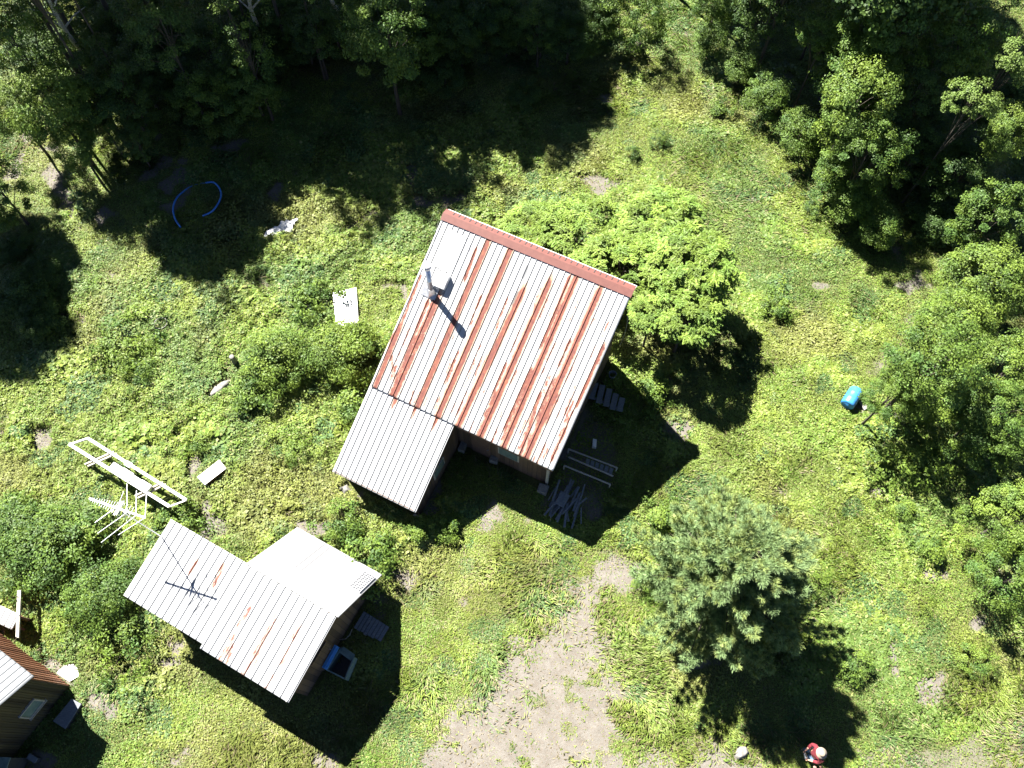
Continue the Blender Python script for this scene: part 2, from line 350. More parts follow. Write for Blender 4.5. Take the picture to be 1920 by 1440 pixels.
def ground_cover():
    GH,GD,GGX,GGY,GM,GC=make_grid()
    rng=np.random.default_rng(3); V=[];Fc=[];Cc=[];off=0
    # broad small leaves of weeds and clover
    n=2700000; x=rng.uniform(-28,28,n); y=rng.uniform(-1.5,38,n); k=inview(x,y,.6)&(rng.random(n)<.45+.022*(38-y)); x=x[k];y=y[k]
    dm=look(GD,x,y); h=look(GH,x,y); mown=look(GM,x,y)
    keep=(rng.random(len(x))<(1-1.0*dm)**1.3*(.97-.3*mown)*(1-.45*sstep(.5,.75,fbm(x,y,3.3,601,3))-.35*sstep(.55,.75,fbm(x,y,.8,971,3))))&look(GC,x,y)
    x=x[keep];y=y[keep];h=h[keep];mown=mown[keep]
    hx=look(GGX,x,y); hy=look(GGY,x,y)
    z=terrain(x,y)+h*(.35+.65*rng.random(len(x))**.5)+.01
    N=np.c_[-hx*.8,-hy*.8,np.ones(len(x))]+rng.normal(0,.36,(len(x),3))*[1,1,.3]; N[:,2]=np.abs(N[:,2])+.12
    L=(.030+.055*rng.random(len(x))**2.2)*(.75+1.1*sstep(.45,.8,fbm(x,y,1.7,951,3)))*(1+.25*(h>.22))*(.8+.7*np.clip(h/.3,0,1))*(1+.012*np.clip(y,0,40)); 
    a,b,c=leafquads(np.c_[x,y,z],N,L,L*rng.uniform(.45,.8,len(x)),green(x,y,rng),rng)
    V.append(a);Fc.append(b+off);Cc.append(c);off+=len(a)
    me=np_mesh('weeds',np.concatenate(V),np.concatenate(Fc),{'Col':np.concatenate(Cc)})
    tag(link('weeds',me,None,[M['cover']]),'low leafy weeds and clover covering the open ground','weeds',kind='stuff')
    # grass blades, leaning in patches
    n=1200000; x=rng.uniform(-28,28,n); y=rng.uniform(-1.5,38,n); k=inview(x,y,.6); x=x[k];y=y[k]
    dm=look(GD,x,y); h=look(GH,x,y); g=sstep(.40,.60,fbm(x,y,2.2,801,3)); mown=look(GM,x,y)
    keep=(rng.random(len(x))<np.maximum((1-dm)**1.2*(.30+.6*np.maximum(g,mown)),.10))&look(GC,x,y)
    x=x[keep];y=y[keep];h=h[keep];g=g[keep];dm=dm[keep]; n=len(x)
    ang=vn(x,y,1.3,901)*9+rng.normal(0,.7,n); ln=(.09+.17*rng.random(n))*(.6+.9*g)*(1-.55*dm); lean=.6+.45*rng.random(n)
    z0=terrain(x,y)+h*.5*rng.random(n); d=np.c_[np.cos(ang),np.sin(ang),np.zeros(n)]; s=np.c_[-d[:,1],d[:,0],np.zeros(n)]
    wd=(.009+.009*rng.random(n))[:,None]; P=np.c_[x,y,z0]; up=np.array([0,0,1.])
    mid=P+(d*(lean*.45)[:,None]+up*.62*(1.1-lean)[:,None]+up*.1)*ln[:,None]; tip=mid+(d*(lean*.75)[:,None]+up*(.42-lean*.55)[:,None])*ln[:,None]
    Vv=np.stack([P-s*wd*.6,P+s*wd*.6,mid+s*wd,tip,mid-s*wd],1).reshape(-1,3); i=np.arange(n)*5
    Q=np.concatenate([np.c_[i,i+1,i+2,i+4],np.c_[i+4,i+2,i+3,i+3]]) if False else np.c_[i,i+1,i+2,i+3,i+4]
    col=green(x,y,rng)*1.05; dry=(rng.random(n)<(.10+.5*dm))[:,None]; col=np.where(dry,np.array([.24,.20,.115])*rng.uniform(.6,1.1,(n,1)),col)
    me=np_mesh('grass',Vv,Q,{'Col':np.repeat(col,5,0)},k=5)
    tag(link('grass',me,None,[M['cover']]),'tangled green and straw coloured grass of the clearing','grass',kind='stuff')

# ------------------------------------------------------------------ vegetation protos
def crown_mesh(name,seed,n=90,per=150,leaf=.13,asp=.6,pal=None,flat=.75,hollow=.5,sparse=1.0,R0=2.5,pad=.55,low=-.55,droop=0,amp0=.28):
    rng=np.random.default_rng(seed); lob=rng.normal(0,1,(7,3)); lob/=np.linalg.norm(lob,axis=1,keepdims=True); amp=rng.uniform(-amp0,amp0*1.2,7)
    d=rng.normal(0,1,(n*3,3)); d/=np.linalg.norm(d,axis=1,keepdims=True); d=d[d[:,2]>low][:n]
    rad=R0*(hollow+(1-hollow)*rng.random(len(d))**.6); f=1+sum(a*np.clip(d@l,0,1)**3 for a,l in zip(amp,lob)); rad=rad*f
    c=d*rad[:,None]*[1,1,flat]
    P=[];N=[];K=[]
    for i in range(len(c)):
        m=int(per*rng.uniform(.5,1.4)*sparse); r=pad*rng.uniform(.6,1.3)
        q=rng.normal(0,1,(m,3)); q/=np.linalg.norm(q,axis=1,keepdims=True); q*= (rng.random((m,1))**.45)*r
        q=q*[1,1,.45]; q[:,2]-=droop*(q[:,0]**2+q[:,1]**2)
        tilt=d[i]*[.5,.5,.3]
        P.append(c[i]+q); nn=tilt+np.array([0,0,.75])+q/r*[.5,.5,.3]+rng.normal(0,.38,(m,3)); N.append(nn)
        col=pal[rng.integers(len(pal))]*rng.uniform(.8,1.2); K.append(col*(rng.uniform(.75,1.25,(m,1))))
    P=np.concatenate(P);N=np.concatenate(N);K=np.concatenate(K); L=leaf*rng.uniform(.6,1.3,len(P))
    V,Fc,Cc=leafquads(P,N,L,L*asp,K,rng)
    me=np_mesh(name,V,Fc,{'Col':Cc}); me.materials.append(M['leaf']); me['c']=[float(q) for q in c[:10].ravel()]; return me,c
def frond_mesh(name,seed,n=130,R0=2.5,flat=.6,pal=None,low=-.25):
    """crown of long compound leaves spraying from branch tips"""
    rng=np.random.default_rng(seed); d=rng.normal(0,1,(n*3,3)); d/=np.linalg.norm(d,axis=1,keepdims=True); d=d[d[:,2]>low][:n]
    lob=rng.normal(0,1,(6,3)); lob/=np.linalg.norm(lob,axis=1,keepdims=True); amp=rng.uniform(-.2,.3,6)
    rad=R0*(.55+.45*rng.random(len(d))**.5)*(1+sum(a*np.clip(d@l,0,1)**3 for a,l in zip(amp,lob)))
    c=d*rad[:,None]*[1,1,flat]; P=[];N=[];K=[]
    for i in range(len(c)):
        kc=pal[rng.integers(len(pal))]*rng.uniform(.6,1.2); nf=rng.integers(7,11)
        for j in range(nf):
            a=6.283*j/nf+rng.normal(0,.2); ln=rng.uniform(.34,.58); m=13; t=np.linspace(.15,1,m)
            up=rng.uniform(.1,.45); x=ln*t; z=up*ln*t*1.2-ln*.45*t*t
            dr=np.array([math.cos(a),math.sin(a)]); sd=np.array([-dr[1],dr[0]])
            for sg in (-1,1):
                o=.075*(1.15-t)+.02
                p=np.c_[x*dr[0]+sg*o*sd[0],x*dr[1]+sg*o*sd[1],z]+rng.normal(0,.008,(m,3)); P.append(p+c[i])
                N.append(np.tile([-dr[0]*.2+sg*sd[0]*.3,-dr[1]*.2+sg*sd[1]*.3,1],(m,1))+rng.normal(0,.22,(m,3))+d[i]*[.3,.3,0]); K.append(kc*rng.uniform(.85,1.2,(m,1)))
    P=np.concatenate(P);N=np.concatenate(N);K=np.concatenate(K); L=.13*rng.uniform(.7,1.2,len(P))
    V,Fc,Cc=leafquads(P,N,L,L*.62,K,rng); me=np_mesh(name,V,Fc,{'Col':Cc}); me.materials.append(M['leaf']); return me,c
def trunk_mesh(name,seed,h,r0,tips,mat,lean=0):
    rng=random.Random(seed); mb=MB(); pts=[];rs=[]
    for i in range(8):
        t=i/7; pts.append((lean*h*t+.05*math.sin(5*t+seed),.05*math.cos(4*t+seed),h*t)); rs.append(r0*(1-.8*t)+.012)
    mb.tube(pts,rs,8)
    for q in tips:
        t=rng.uniform(.45,.85); i=t*7; k=int(i); p=Vector(pts[k]).lerp(Vector(pts[min(k+1,7)]),i-k); q=Vector(q); m=p.lerp(q,.5)+Vector((0,0,.15))
        a=r0*(1-.8*t)*.55; mb.tube([p,m,q],[a,a*.6,a*.2+.004],5)
    me=bpy.data.meshes.new(name); me.from_pydata(mb.v,[],mb.f); me.update(); me.materials.append(mat)
    for p in me.polygons: p.use_smooth=True
    return me
g=lambda *a:np.array(a)
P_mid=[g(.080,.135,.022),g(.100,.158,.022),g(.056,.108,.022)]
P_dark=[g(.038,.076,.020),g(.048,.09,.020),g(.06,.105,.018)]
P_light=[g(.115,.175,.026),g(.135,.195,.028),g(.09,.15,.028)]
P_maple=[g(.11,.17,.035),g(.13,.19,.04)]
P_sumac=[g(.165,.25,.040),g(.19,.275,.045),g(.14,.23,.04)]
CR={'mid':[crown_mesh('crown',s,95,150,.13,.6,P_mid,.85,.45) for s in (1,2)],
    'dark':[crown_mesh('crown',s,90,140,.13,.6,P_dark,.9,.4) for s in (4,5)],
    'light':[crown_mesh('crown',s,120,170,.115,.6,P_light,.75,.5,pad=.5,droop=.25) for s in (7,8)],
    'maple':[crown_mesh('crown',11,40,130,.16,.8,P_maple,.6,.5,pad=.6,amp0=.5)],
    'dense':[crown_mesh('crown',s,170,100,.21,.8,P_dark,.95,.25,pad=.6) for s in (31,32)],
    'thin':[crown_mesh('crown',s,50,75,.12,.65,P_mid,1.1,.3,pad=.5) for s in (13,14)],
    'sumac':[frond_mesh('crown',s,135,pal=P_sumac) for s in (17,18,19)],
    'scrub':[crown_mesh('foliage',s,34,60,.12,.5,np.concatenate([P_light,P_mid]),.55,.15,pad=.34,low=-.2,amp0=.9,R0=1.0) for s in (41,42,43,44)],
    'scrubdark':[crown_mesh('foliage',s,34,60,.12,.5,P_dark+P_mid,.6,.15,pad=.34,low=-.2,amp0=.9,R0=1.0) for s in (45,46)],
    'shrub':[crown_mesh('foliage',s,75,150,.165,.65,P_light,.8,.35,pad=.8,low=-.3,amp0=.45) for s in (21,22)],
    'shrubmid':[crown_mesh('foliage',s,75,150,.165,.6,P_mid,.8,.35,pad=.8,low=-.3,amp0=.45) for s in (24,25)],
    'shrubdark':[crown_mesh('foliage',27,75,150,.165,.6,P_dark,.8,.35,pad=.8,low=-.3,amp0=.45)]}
TRUNKS={}
rt=random.Random(5)
def tree(kind,x,y,zc,r,label,group,name='leafy_tree',rz=None,sq=1.0,cat='tree',bark='bark',lean=0):
    """tree rooted at (x,y) whose crown centre stands at height zc with radius r"""
    i=rt.randrange(len(CR[kind])); me,c=CR[kind][i]; key=(kind,i,bark,lean); shrub=kind[:4] in('shru','scru'); R0=1.0 if kind[:5]=='scrub' else 2.5
    if key not in TRUNKS:
        TRUNKS[key]=trunk_mesh('stem' if shrub else 'trunk',i+3,1.0,.03,[],M[bark],0)
        tips=[(q[0]*.85,q[1]*.85,5.5+q[2]*.8) for q in c[:14]] if R0>2 else [(q[0],q[1],5.5+q[2]) for q in c[:10]]
        TRUNKS[key]=trunk_mesh('stem' if shrub else 'trunk',i+3,6.0,.13 if R0>2 else .03,tips,M[bark],0)
    rz=rt.uniform(0,6.28) if rz is None else rz
    root=empty(name,(x,y,0),rz,label=label,cat=cat,group=group)
    s=r/R0
    t=bpy.data.objects.new('stem' if shrub else 'trunk',TRUNKS[key]); C.objects.link(t); t.parent=root; k=zc/5.5; t.scale=(s*1.0 if not shrub else s*1.0,s,k)
    cr=bpy.data.objects.new('foliage' if shrub else 'crown',me); C.objects.link(cr); cr.parent=root; cr.location=(0,0,zc); cr.scale=(s,s,s*sq)
    return root
WOODS='trees of the woods round the clearing'; SH='shrubs growing in the weeds'
def vis(px,py,z,r,kind,label,group=WOODS,**k):
    if group==WOODS and 'sq' not in k: k['sq']=1.45 if py<450 else 1.15
    p=W(px,py,z); return tree(kind,p[0],p[1],z,r,label,group,**k)
def shade(px,py,z,r,kind,label='tall tree of the shaded wood edge beyond the frame',**k):
    p=W(px,py,0)[:2]-z*SUNV; return tree(kind,p[0],p[1],z,r,label,WOODS,**k)
#VEG
# --- trees seen
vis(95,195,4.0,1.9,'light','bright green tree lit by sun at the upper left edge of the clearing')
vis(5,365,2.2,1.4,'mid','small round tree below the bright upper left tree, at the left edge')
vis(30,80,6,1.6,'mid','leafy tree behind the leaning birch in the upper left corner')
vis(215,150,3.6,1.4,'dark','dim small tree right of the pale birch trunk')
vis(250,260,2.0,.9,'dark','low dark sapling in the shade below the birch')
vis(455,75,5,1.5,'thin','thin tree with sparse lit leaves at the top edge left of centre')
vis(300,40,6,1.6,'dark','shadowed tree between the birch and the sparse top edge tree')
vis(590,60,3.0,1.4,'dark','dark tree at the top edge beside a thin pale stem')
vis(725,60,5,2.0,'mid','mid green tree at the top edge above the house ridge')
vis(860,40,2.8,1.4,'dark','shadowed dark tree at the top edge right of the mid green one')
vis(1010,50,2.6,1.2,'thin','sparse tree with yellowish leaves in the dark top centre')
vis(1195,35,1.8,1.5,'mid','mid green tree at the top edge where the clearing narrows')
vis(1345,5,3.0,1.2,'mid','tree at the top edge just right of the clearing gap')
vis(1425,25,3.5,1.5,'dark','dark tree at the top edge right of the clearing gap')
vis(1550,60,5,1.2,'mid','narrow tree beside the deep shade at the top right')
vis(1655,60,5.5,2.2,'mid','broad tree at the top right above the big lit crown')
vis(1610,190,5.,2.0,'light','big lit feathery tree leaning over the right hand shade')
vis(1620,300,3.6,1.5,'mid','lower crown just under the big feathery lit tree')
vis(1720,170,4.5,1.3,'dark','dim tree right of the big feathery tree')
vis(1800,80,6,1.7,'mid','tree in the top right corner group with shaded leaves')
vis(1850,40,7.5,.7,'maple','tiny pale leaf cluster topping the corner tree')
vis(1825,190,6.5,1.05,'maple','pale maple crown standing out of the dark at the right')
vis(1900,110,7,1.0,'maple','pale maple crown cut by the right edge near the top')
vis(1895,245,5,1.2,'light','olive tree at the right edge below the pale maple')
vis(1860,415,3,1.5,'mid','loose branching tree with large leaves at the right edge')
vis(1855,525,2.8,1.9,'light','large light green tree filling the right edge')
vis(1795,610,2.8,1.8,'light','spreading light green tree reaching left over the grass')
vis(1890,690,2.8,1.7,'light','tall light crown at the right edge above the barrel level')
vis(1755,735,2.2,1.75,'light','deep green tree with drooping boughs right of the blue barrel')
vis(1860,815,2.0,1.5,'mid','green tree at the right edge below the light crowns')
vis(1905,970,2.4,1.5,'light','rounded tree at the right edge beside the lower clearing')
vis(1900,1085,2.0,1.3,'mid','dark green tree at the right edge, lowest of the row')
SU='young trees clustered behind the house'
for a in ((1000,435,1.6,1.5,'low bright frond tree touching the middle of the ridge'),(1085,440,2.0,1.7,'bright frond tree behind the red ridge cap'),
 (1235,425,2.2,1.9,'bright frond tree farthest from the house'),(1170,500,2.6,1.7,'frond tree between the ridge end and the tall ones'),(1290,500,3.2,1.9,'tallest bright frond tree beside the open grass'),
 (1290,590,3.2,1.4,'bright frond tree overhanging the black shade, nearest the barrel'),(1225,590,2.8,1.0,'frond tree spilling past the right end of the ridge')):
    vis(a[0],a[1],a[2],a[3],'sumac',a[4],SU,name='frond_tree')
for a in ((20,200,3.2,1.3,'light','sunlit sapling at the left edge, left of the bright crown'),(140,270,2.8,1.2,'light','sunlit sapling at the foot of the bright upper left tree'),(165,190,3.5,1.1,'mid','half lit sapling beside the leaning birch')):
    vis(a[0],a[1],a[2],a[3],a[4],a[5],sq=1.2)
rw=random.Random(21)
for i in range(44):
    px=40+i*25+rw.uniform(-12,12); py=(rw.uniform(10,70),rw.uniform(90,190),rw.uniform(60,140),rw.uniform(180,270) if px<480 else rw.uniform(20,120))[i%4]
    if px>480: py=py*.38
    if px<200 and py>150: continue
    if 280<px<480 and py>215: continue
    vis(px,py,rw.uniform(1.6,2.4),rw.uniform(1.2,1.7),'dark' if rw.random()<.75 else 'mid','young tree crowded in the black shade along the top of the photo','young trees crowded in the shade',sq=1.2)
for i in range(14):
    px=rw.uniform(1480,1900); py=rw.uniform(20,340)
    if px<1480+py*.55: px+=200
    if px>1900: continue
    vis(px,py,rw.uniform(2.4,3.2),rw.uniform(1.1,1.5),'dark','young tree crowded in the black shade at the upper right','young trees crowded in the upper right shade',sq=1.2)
BR='leafy brush along the edge of the upper right shade'
for a in ((1330,75,1.0,.9,'lowest brush nearest the narrow top of the clearing'),(1392,122,1.2,.9,'brush just below the narrow top of the clearing'),(1440,175,1.3,1.0,'brush midway down the upper right shade edge'),(1500,250,1.4,1.05,'brush left of the big feathery tree'),(1562,325,1.5,1.1,'brush at the foot of the big feathery tree'),(1605,385,1.4,1.0,'brush under the feathery tree beside the open grass'),(1650,425,1.2,.9,'last brush clump where the upper right shade rounds off')):
    vis(a[0],a[1],a[2],a[3]*1.1,'shrubmid',a[4],BR,name='brush',cat='brush',sq=1.1)
# --- woods outside the frame that throw the shade
for a in ((30,495,2.3),(0,550,2.4),(60,600,1.9),(90,520,1.6),(10,640,1.7),
  (370,450,2.1),(410,440,2.5),(440,350,2.6),(330,330,2.8),(470,260,2.8),(330,220,2.4),
  (550,290,2.4),(580,190,2.8),(640,270,2.2),(700,200,2.8),(780,110,3.0),(810,220,2.4),(900,180,2.8),(940,250,1.7),(1010,220,2.2),(960,80,3.0),
  (1050,120,2.4),(1095,200,1.5),(1050,20,2.2),(400,120,3.0),(520,80,3.0),(660,100,3.0),(230,110,2.4),(360,20,3.0),(600,10,3.0),(850,10,3.0),(250,10,2.6),(480,180,2.6),(870,90,2.6),(380,250,2.6),
  (1400,40,1.6),(1475,140,2.0),(1545,215,2.1),(1510,90,2.6),(1640,270,2.6),(1740,300,2.8),(1880,350,2.6),
  (1850,230,3.0),(1760,150,3.0),(1640,130,3.0),(1840,80,3.0),(1560,20,3.0),(1700,30,3.0)):
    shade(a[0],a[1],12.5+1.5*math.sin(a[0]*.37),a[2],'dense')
shade(1665,375,5,1.7,'mid',label='mid green tree beside the big feathery one',sq=1.4); shade(1735,405,8,1.9,'dense',label='dense tree whose shade rounds the open grass at the right'); shade(1810,400,8.5,2.3,'dense',label='dense tree behind the top right corner group'); shade(1600,310,8,1.7,'dense',label='dense tree at the top edge right of the clearing gap')
shade(1800,900,4.5,1.6,'mid',label='green tree casting the dark hollow under the right hand crowns',sq=1.2); shade(1705,885,3,1.0,'mid',label='small green tree between the yellow brush and the right hand crowns',sq=1.2)
shade(1875,905,2.8,1.2,'mid',label='dense tree leaning in from beyond the right edge')
for a in ((440,540,12.5,1.4),(690,400,12,1.5),(830,385,12,1.4),(760,350,12,1.8),(860,310,12,1.7),(480,500,12.5,1.0),(740,300,12,1.6),(690,340,12,1.3)):
    shade(*a,'thin' if a[0]<500 else 'mid',label='tall loose crowned tree of the wood edge beyond the frame')
ru_=random.Random(8)
for i in range(46):
    a=ru_.choice(((170,620,20,200),(250,480,200,400),(650,1000,20,180),(0,90,440,620),(1740,1900,300,420),(1620,1900,60,260)))
    px=ru_.uniform(a[0],a[1]); py=ru_.uniform(a[2],a[3])
    if abs(px-370)<105 and abs(py-370)<140 or (470<px<600 and py>360): continue
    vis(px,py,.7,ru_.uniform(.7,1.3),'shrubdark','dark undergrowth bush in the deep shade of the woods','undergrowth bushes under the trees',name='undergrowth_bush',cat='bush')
# --- birches with pale trunks
def birch_tree(bx,by,tx,ty,h,label):
    b=W(bx,by,0); t=W(tx,ty,h); root=empty('birch_tree',tuple(b),0,label=label,cat='tree',group=WOODS)
    d=t-b; mb=MB(); pts=[d*k+np.array([.12*math.sin(6*k),.08*math.sin(9*k),0]) for k in np.linspace(0,1,10)]; mb.tube(pts,[.13*(1-.7*k)+.015 for k in np.linspace(0,1,10)],8)
    for q,a,l in ((.55,2.6,1.8),(.62,.5,1.2),(.75,3.4,1.5),(.85,.9,1.0)):
        p=d*q; e=p+np.array([math.cos(a)*l,math.sin(a)*l,l*.5]); mb.tube([p,(p+e)/2+[0,0,.1],e],[.045,.03,.012],6)
    mb.build('trunk',M['birch'],root,smooth=True)
    cr=bpy.data.objects.new('crown',CR['thin'][0][0]); C.objects.link(cr); cr.parent=root; cr.location=tuple(d*1.02); cr.scale=(.55,.55,.5)
birch_tree(170,135,85,-15,8.0,'leaning birch with white trunk in the upper left corner')
birch_tree(480,75,468,-30,7.0,'slim pale birch stem at the top edge above the blue ring')
birch_tree(640,50,612,-40,7.0,'thin whitish birch stem at the top edge left of the mid green tree')
# --- shrubs
for a in ((525,680,1.1,1.2,'shrub','big yellow green shrub left of the house, west half'),(632,660,1.2,1.3,'shrub','big yellow green shrub left of the house, beside the eave'),
 (470,745,.8,1.0,'shrub','low shrub at the foot of the large pair left of the house'),(665,760,.9,.9,'shrubmid','mid green shrub against the house corner'),(690,660,1.0,.9,'shrub','shrub pressed against the left roof edge'),
 (95,1050,.7,1.35,'shrubmid','large dark green bush left of the small shed'),(200,1110,.8,1.1,'shrubmid','dark bush at the shed side, casting shade over the path'),(40,1010,.7,1.1,'shrubmid','bush at the left edge above the cabin'),
 (140,1120,.6,.8,'shrubmid','ragged bush above the dirt path by the cabin'),(160,1000,.8,1.0,'shrubmid','ragged bush left of the aerial mast'),(20,950,.5,.9,'shrubmid','low brush at the left edge under the meadow'),(240,1200,.6,.8,'shrub','bright low fern below the dark bush'),
 (380,832,.4,.50,'shrub','vine covered clump above the white topped box'),(705,1030,.7,1.0,'shrub','leafy shrub right of the grey gridded panel'),(655,985,.6,.8,'shrub','low shrub between the two buildings'),
 (1462,575,.35,.75,'shrubmid','single blue green shrub alone in the open grass'),(1528,392,.35,.45,'shrubdark','tiny dark shrub in the grass under the right hand trees'),(1350,205,.5,.65,'shrubmid','small bush at the edge of the upper right shade'),
 (1238,262,.5,.42,'shrubdark','small dark fir like bush in the upper clearing'),(1190,282,.45,.40,'shrubdark','smaller dark bush left of its twin in the upper clearing'),
 (215,650,.45,1.0,'shrubmid','spread of blue green brush in the left meadow'),(270,690,.4,.7,'shrubmid','low green brush right of the meadow spread'),
 (570,560,.5,1.0,'shrubmid','bush left of the white board in the grass'),(592,612,.3,.4,'shrub','yellow bush left of the white board'),
 (1745,1035,.4,.6,'shrub','pale flowering shrub in the lower right grass'),(1700,960,.4,.5,'shrub','small pale shrub above the flowering one'),(1665,850,.8,1.0,'shrub','yellow green bush below the barrel'),(1740,850,1.0,.9,'shrub','yellow bush between the barrel and the right hand woods'),
 (1845,1250,.5,.45,'shrubmid','thin dark sapling in the lower right meadow'),(1605,1262,.5,.6,'shrub','bright shrub at the edge of the pine shadow'),(1210,1090,.4,.5,'shrubmid','leafy shrub left of the pine'),
 (835,985,.4,.6,'shrubmid','shaded shrub under the extension wall'),(780,1000,.6,.5,'shrubmid','small shaded shrub in the corner by the extension'),(1230,735,.5,.8,'shrubmid','dim shrub inside the shade of the frond trees'),
 (1520,1100,.4,.5,'shrub','low bush on the right side of the pine'),(545,855,.35,.6,'shrubmid','green clump in the grass above the small shed'),(330,975,.5,.8,'shrubmid','bush under the long white frame'),(1240,970,.4,.7,'shrub','bush between the house shade and the pine')):
    k=a[4]
    if a[3]<1.05: k={'shrub':'scrub','shrubmid':'scrub','shrubdark':'scrubdark'}[k]
    vis(a[0],a[1],a[2]*.8,a[3]*1.15,k,a[5],SH,name='shrub',cat='shrub')
# --- the pine
def pine():
    b=W(1372,1075,4.2); root=empty('pine_tree',(b[0],b[1],0),0,label='large blue green pine with soft needle tufts standing in the meadow',cat='tree')
    rng=np.random.default_rng(9); mb=MB(); H=7.2; mb.tube([(0,0,0),(.05,.02,2),(0,.05,4.5),(.03,0,H)],[.17,.14,.08,.02],8)
    tips=[]
    for k in range(17):
        z=.8+k*.38; rr=2.95*(1-(max(z-1.6,0)/6.2)**1.6)+.15; rr*= .8 if z<1.6 else 1
        nb=rng.integers(6,9); a0=rng.random()*6.28
        for j in range(nb):
            a=a0+6.283*j/nb+rng.normal(0,.15); r=rr*rng.uniform(.78,1.12); e=np.array([math.cos(a)*r,math.sin(a)*r,z+r*.32])
            p=np.array([0,0,z]); m=(p+e)/2+[0,0,-.05]; mb.tube([p,m,e],[.035,.022,.008],5)
            for t in np.arange(.30,1.01,.085):
                q=p*(1-t)**2+2*m*t*(1-t)+e*t*t; w=.62*(1.25-t)*min(1,r/2)
                for sgn in (-1,1):
                    for u in ((.5,1.) if t<.9 else (.6,)):
                        o=np.array([-math.sin(a),math.cos(a),0])*sgn*w*u*rng.uniform(.6,1.1); tips.append((q+o+[0,0,.10*u+rng.normal(0,.05)],np.array([math.cos(a)*.8,math.sin(a)*.8,.55])+o*.8))
            tips.append((e,np.array([math.cos(a),math.sin(a),.5])))
    for k in range(14): tips.append((np.array([rng.normal(0,.22),rng.normal(0,.22),H-.1-rng.random()*.9]),np.array([rng.normal(0,.4),rng.normal(0,.4),1.])))
    mb.build('trunk',M['bark'],root,smooth=True)
    T=np.array([t[0] for t in tips]); D=np.array([t[1] for t in tips]); D/=np.linalg.norm(D,axis=1,keepdims=True)
    n=72; m=len(T); P=np.repeat(T,n,0); A=np.repeat(D,n,0); d=rng.normal(0,.62,(m*n,3))+A*.9; d/=np.linalg.norm(d,axis=1,keepdims=True)
    P=P+A*rng.uniform(-.07,.10,(m*n,1)); L=rng.uniform(.13,.22,(m*n,1)); s=np.cross(d,rng.normal(0,1,(m*n,3))); s/=np.linalg.norm(s,axis=1,keepdims=True); s*=.0085
    V=np.stack([P-s,P+s,P+d*L+s*.4,P+d*L-s*.4],1).reshape(-1,3)
    tc=np.repeat(rng.uniform(.8,1.25,(m,1)),n,0); base=np.where(np.repeat(rng.random((m,1))<.35,n,0),g(.225,.28,.090),g(.175,.255,.105))
    K=np.repeat(base*tc*rng.uniform(.8,1.2,(m*n,1)),4,0)
    me=np_mesh('crown',V,np.arange(4*m*n).reshape(-1,4),{'Col':K}); link('crown',me,root,[M['needle']])
    # one orange dead sprig near the top right
    q=W(1452,1008,5.9)-[b[0],b[1],0]; rr=np.random.default_rng(4); n=60; P=q+rr.normal(0,.09,(n,3)); 
    V,Fc,Cc=leafquads(P,rr.normal(0,.5,(n,3))+[0,0,1],np.full(n,.13),np.full(n,.08),np.tile(g(.36,.12,.07),(n,1))*rr.uniform(.7,1.2,(n,1)),rr)
    o=link('dead_sprig',np_mesh('dead_sprig',V,Fc,{'Col':Cc}),root,[M['leaf']]); o['label']='orange brown dead sprig'
pine()
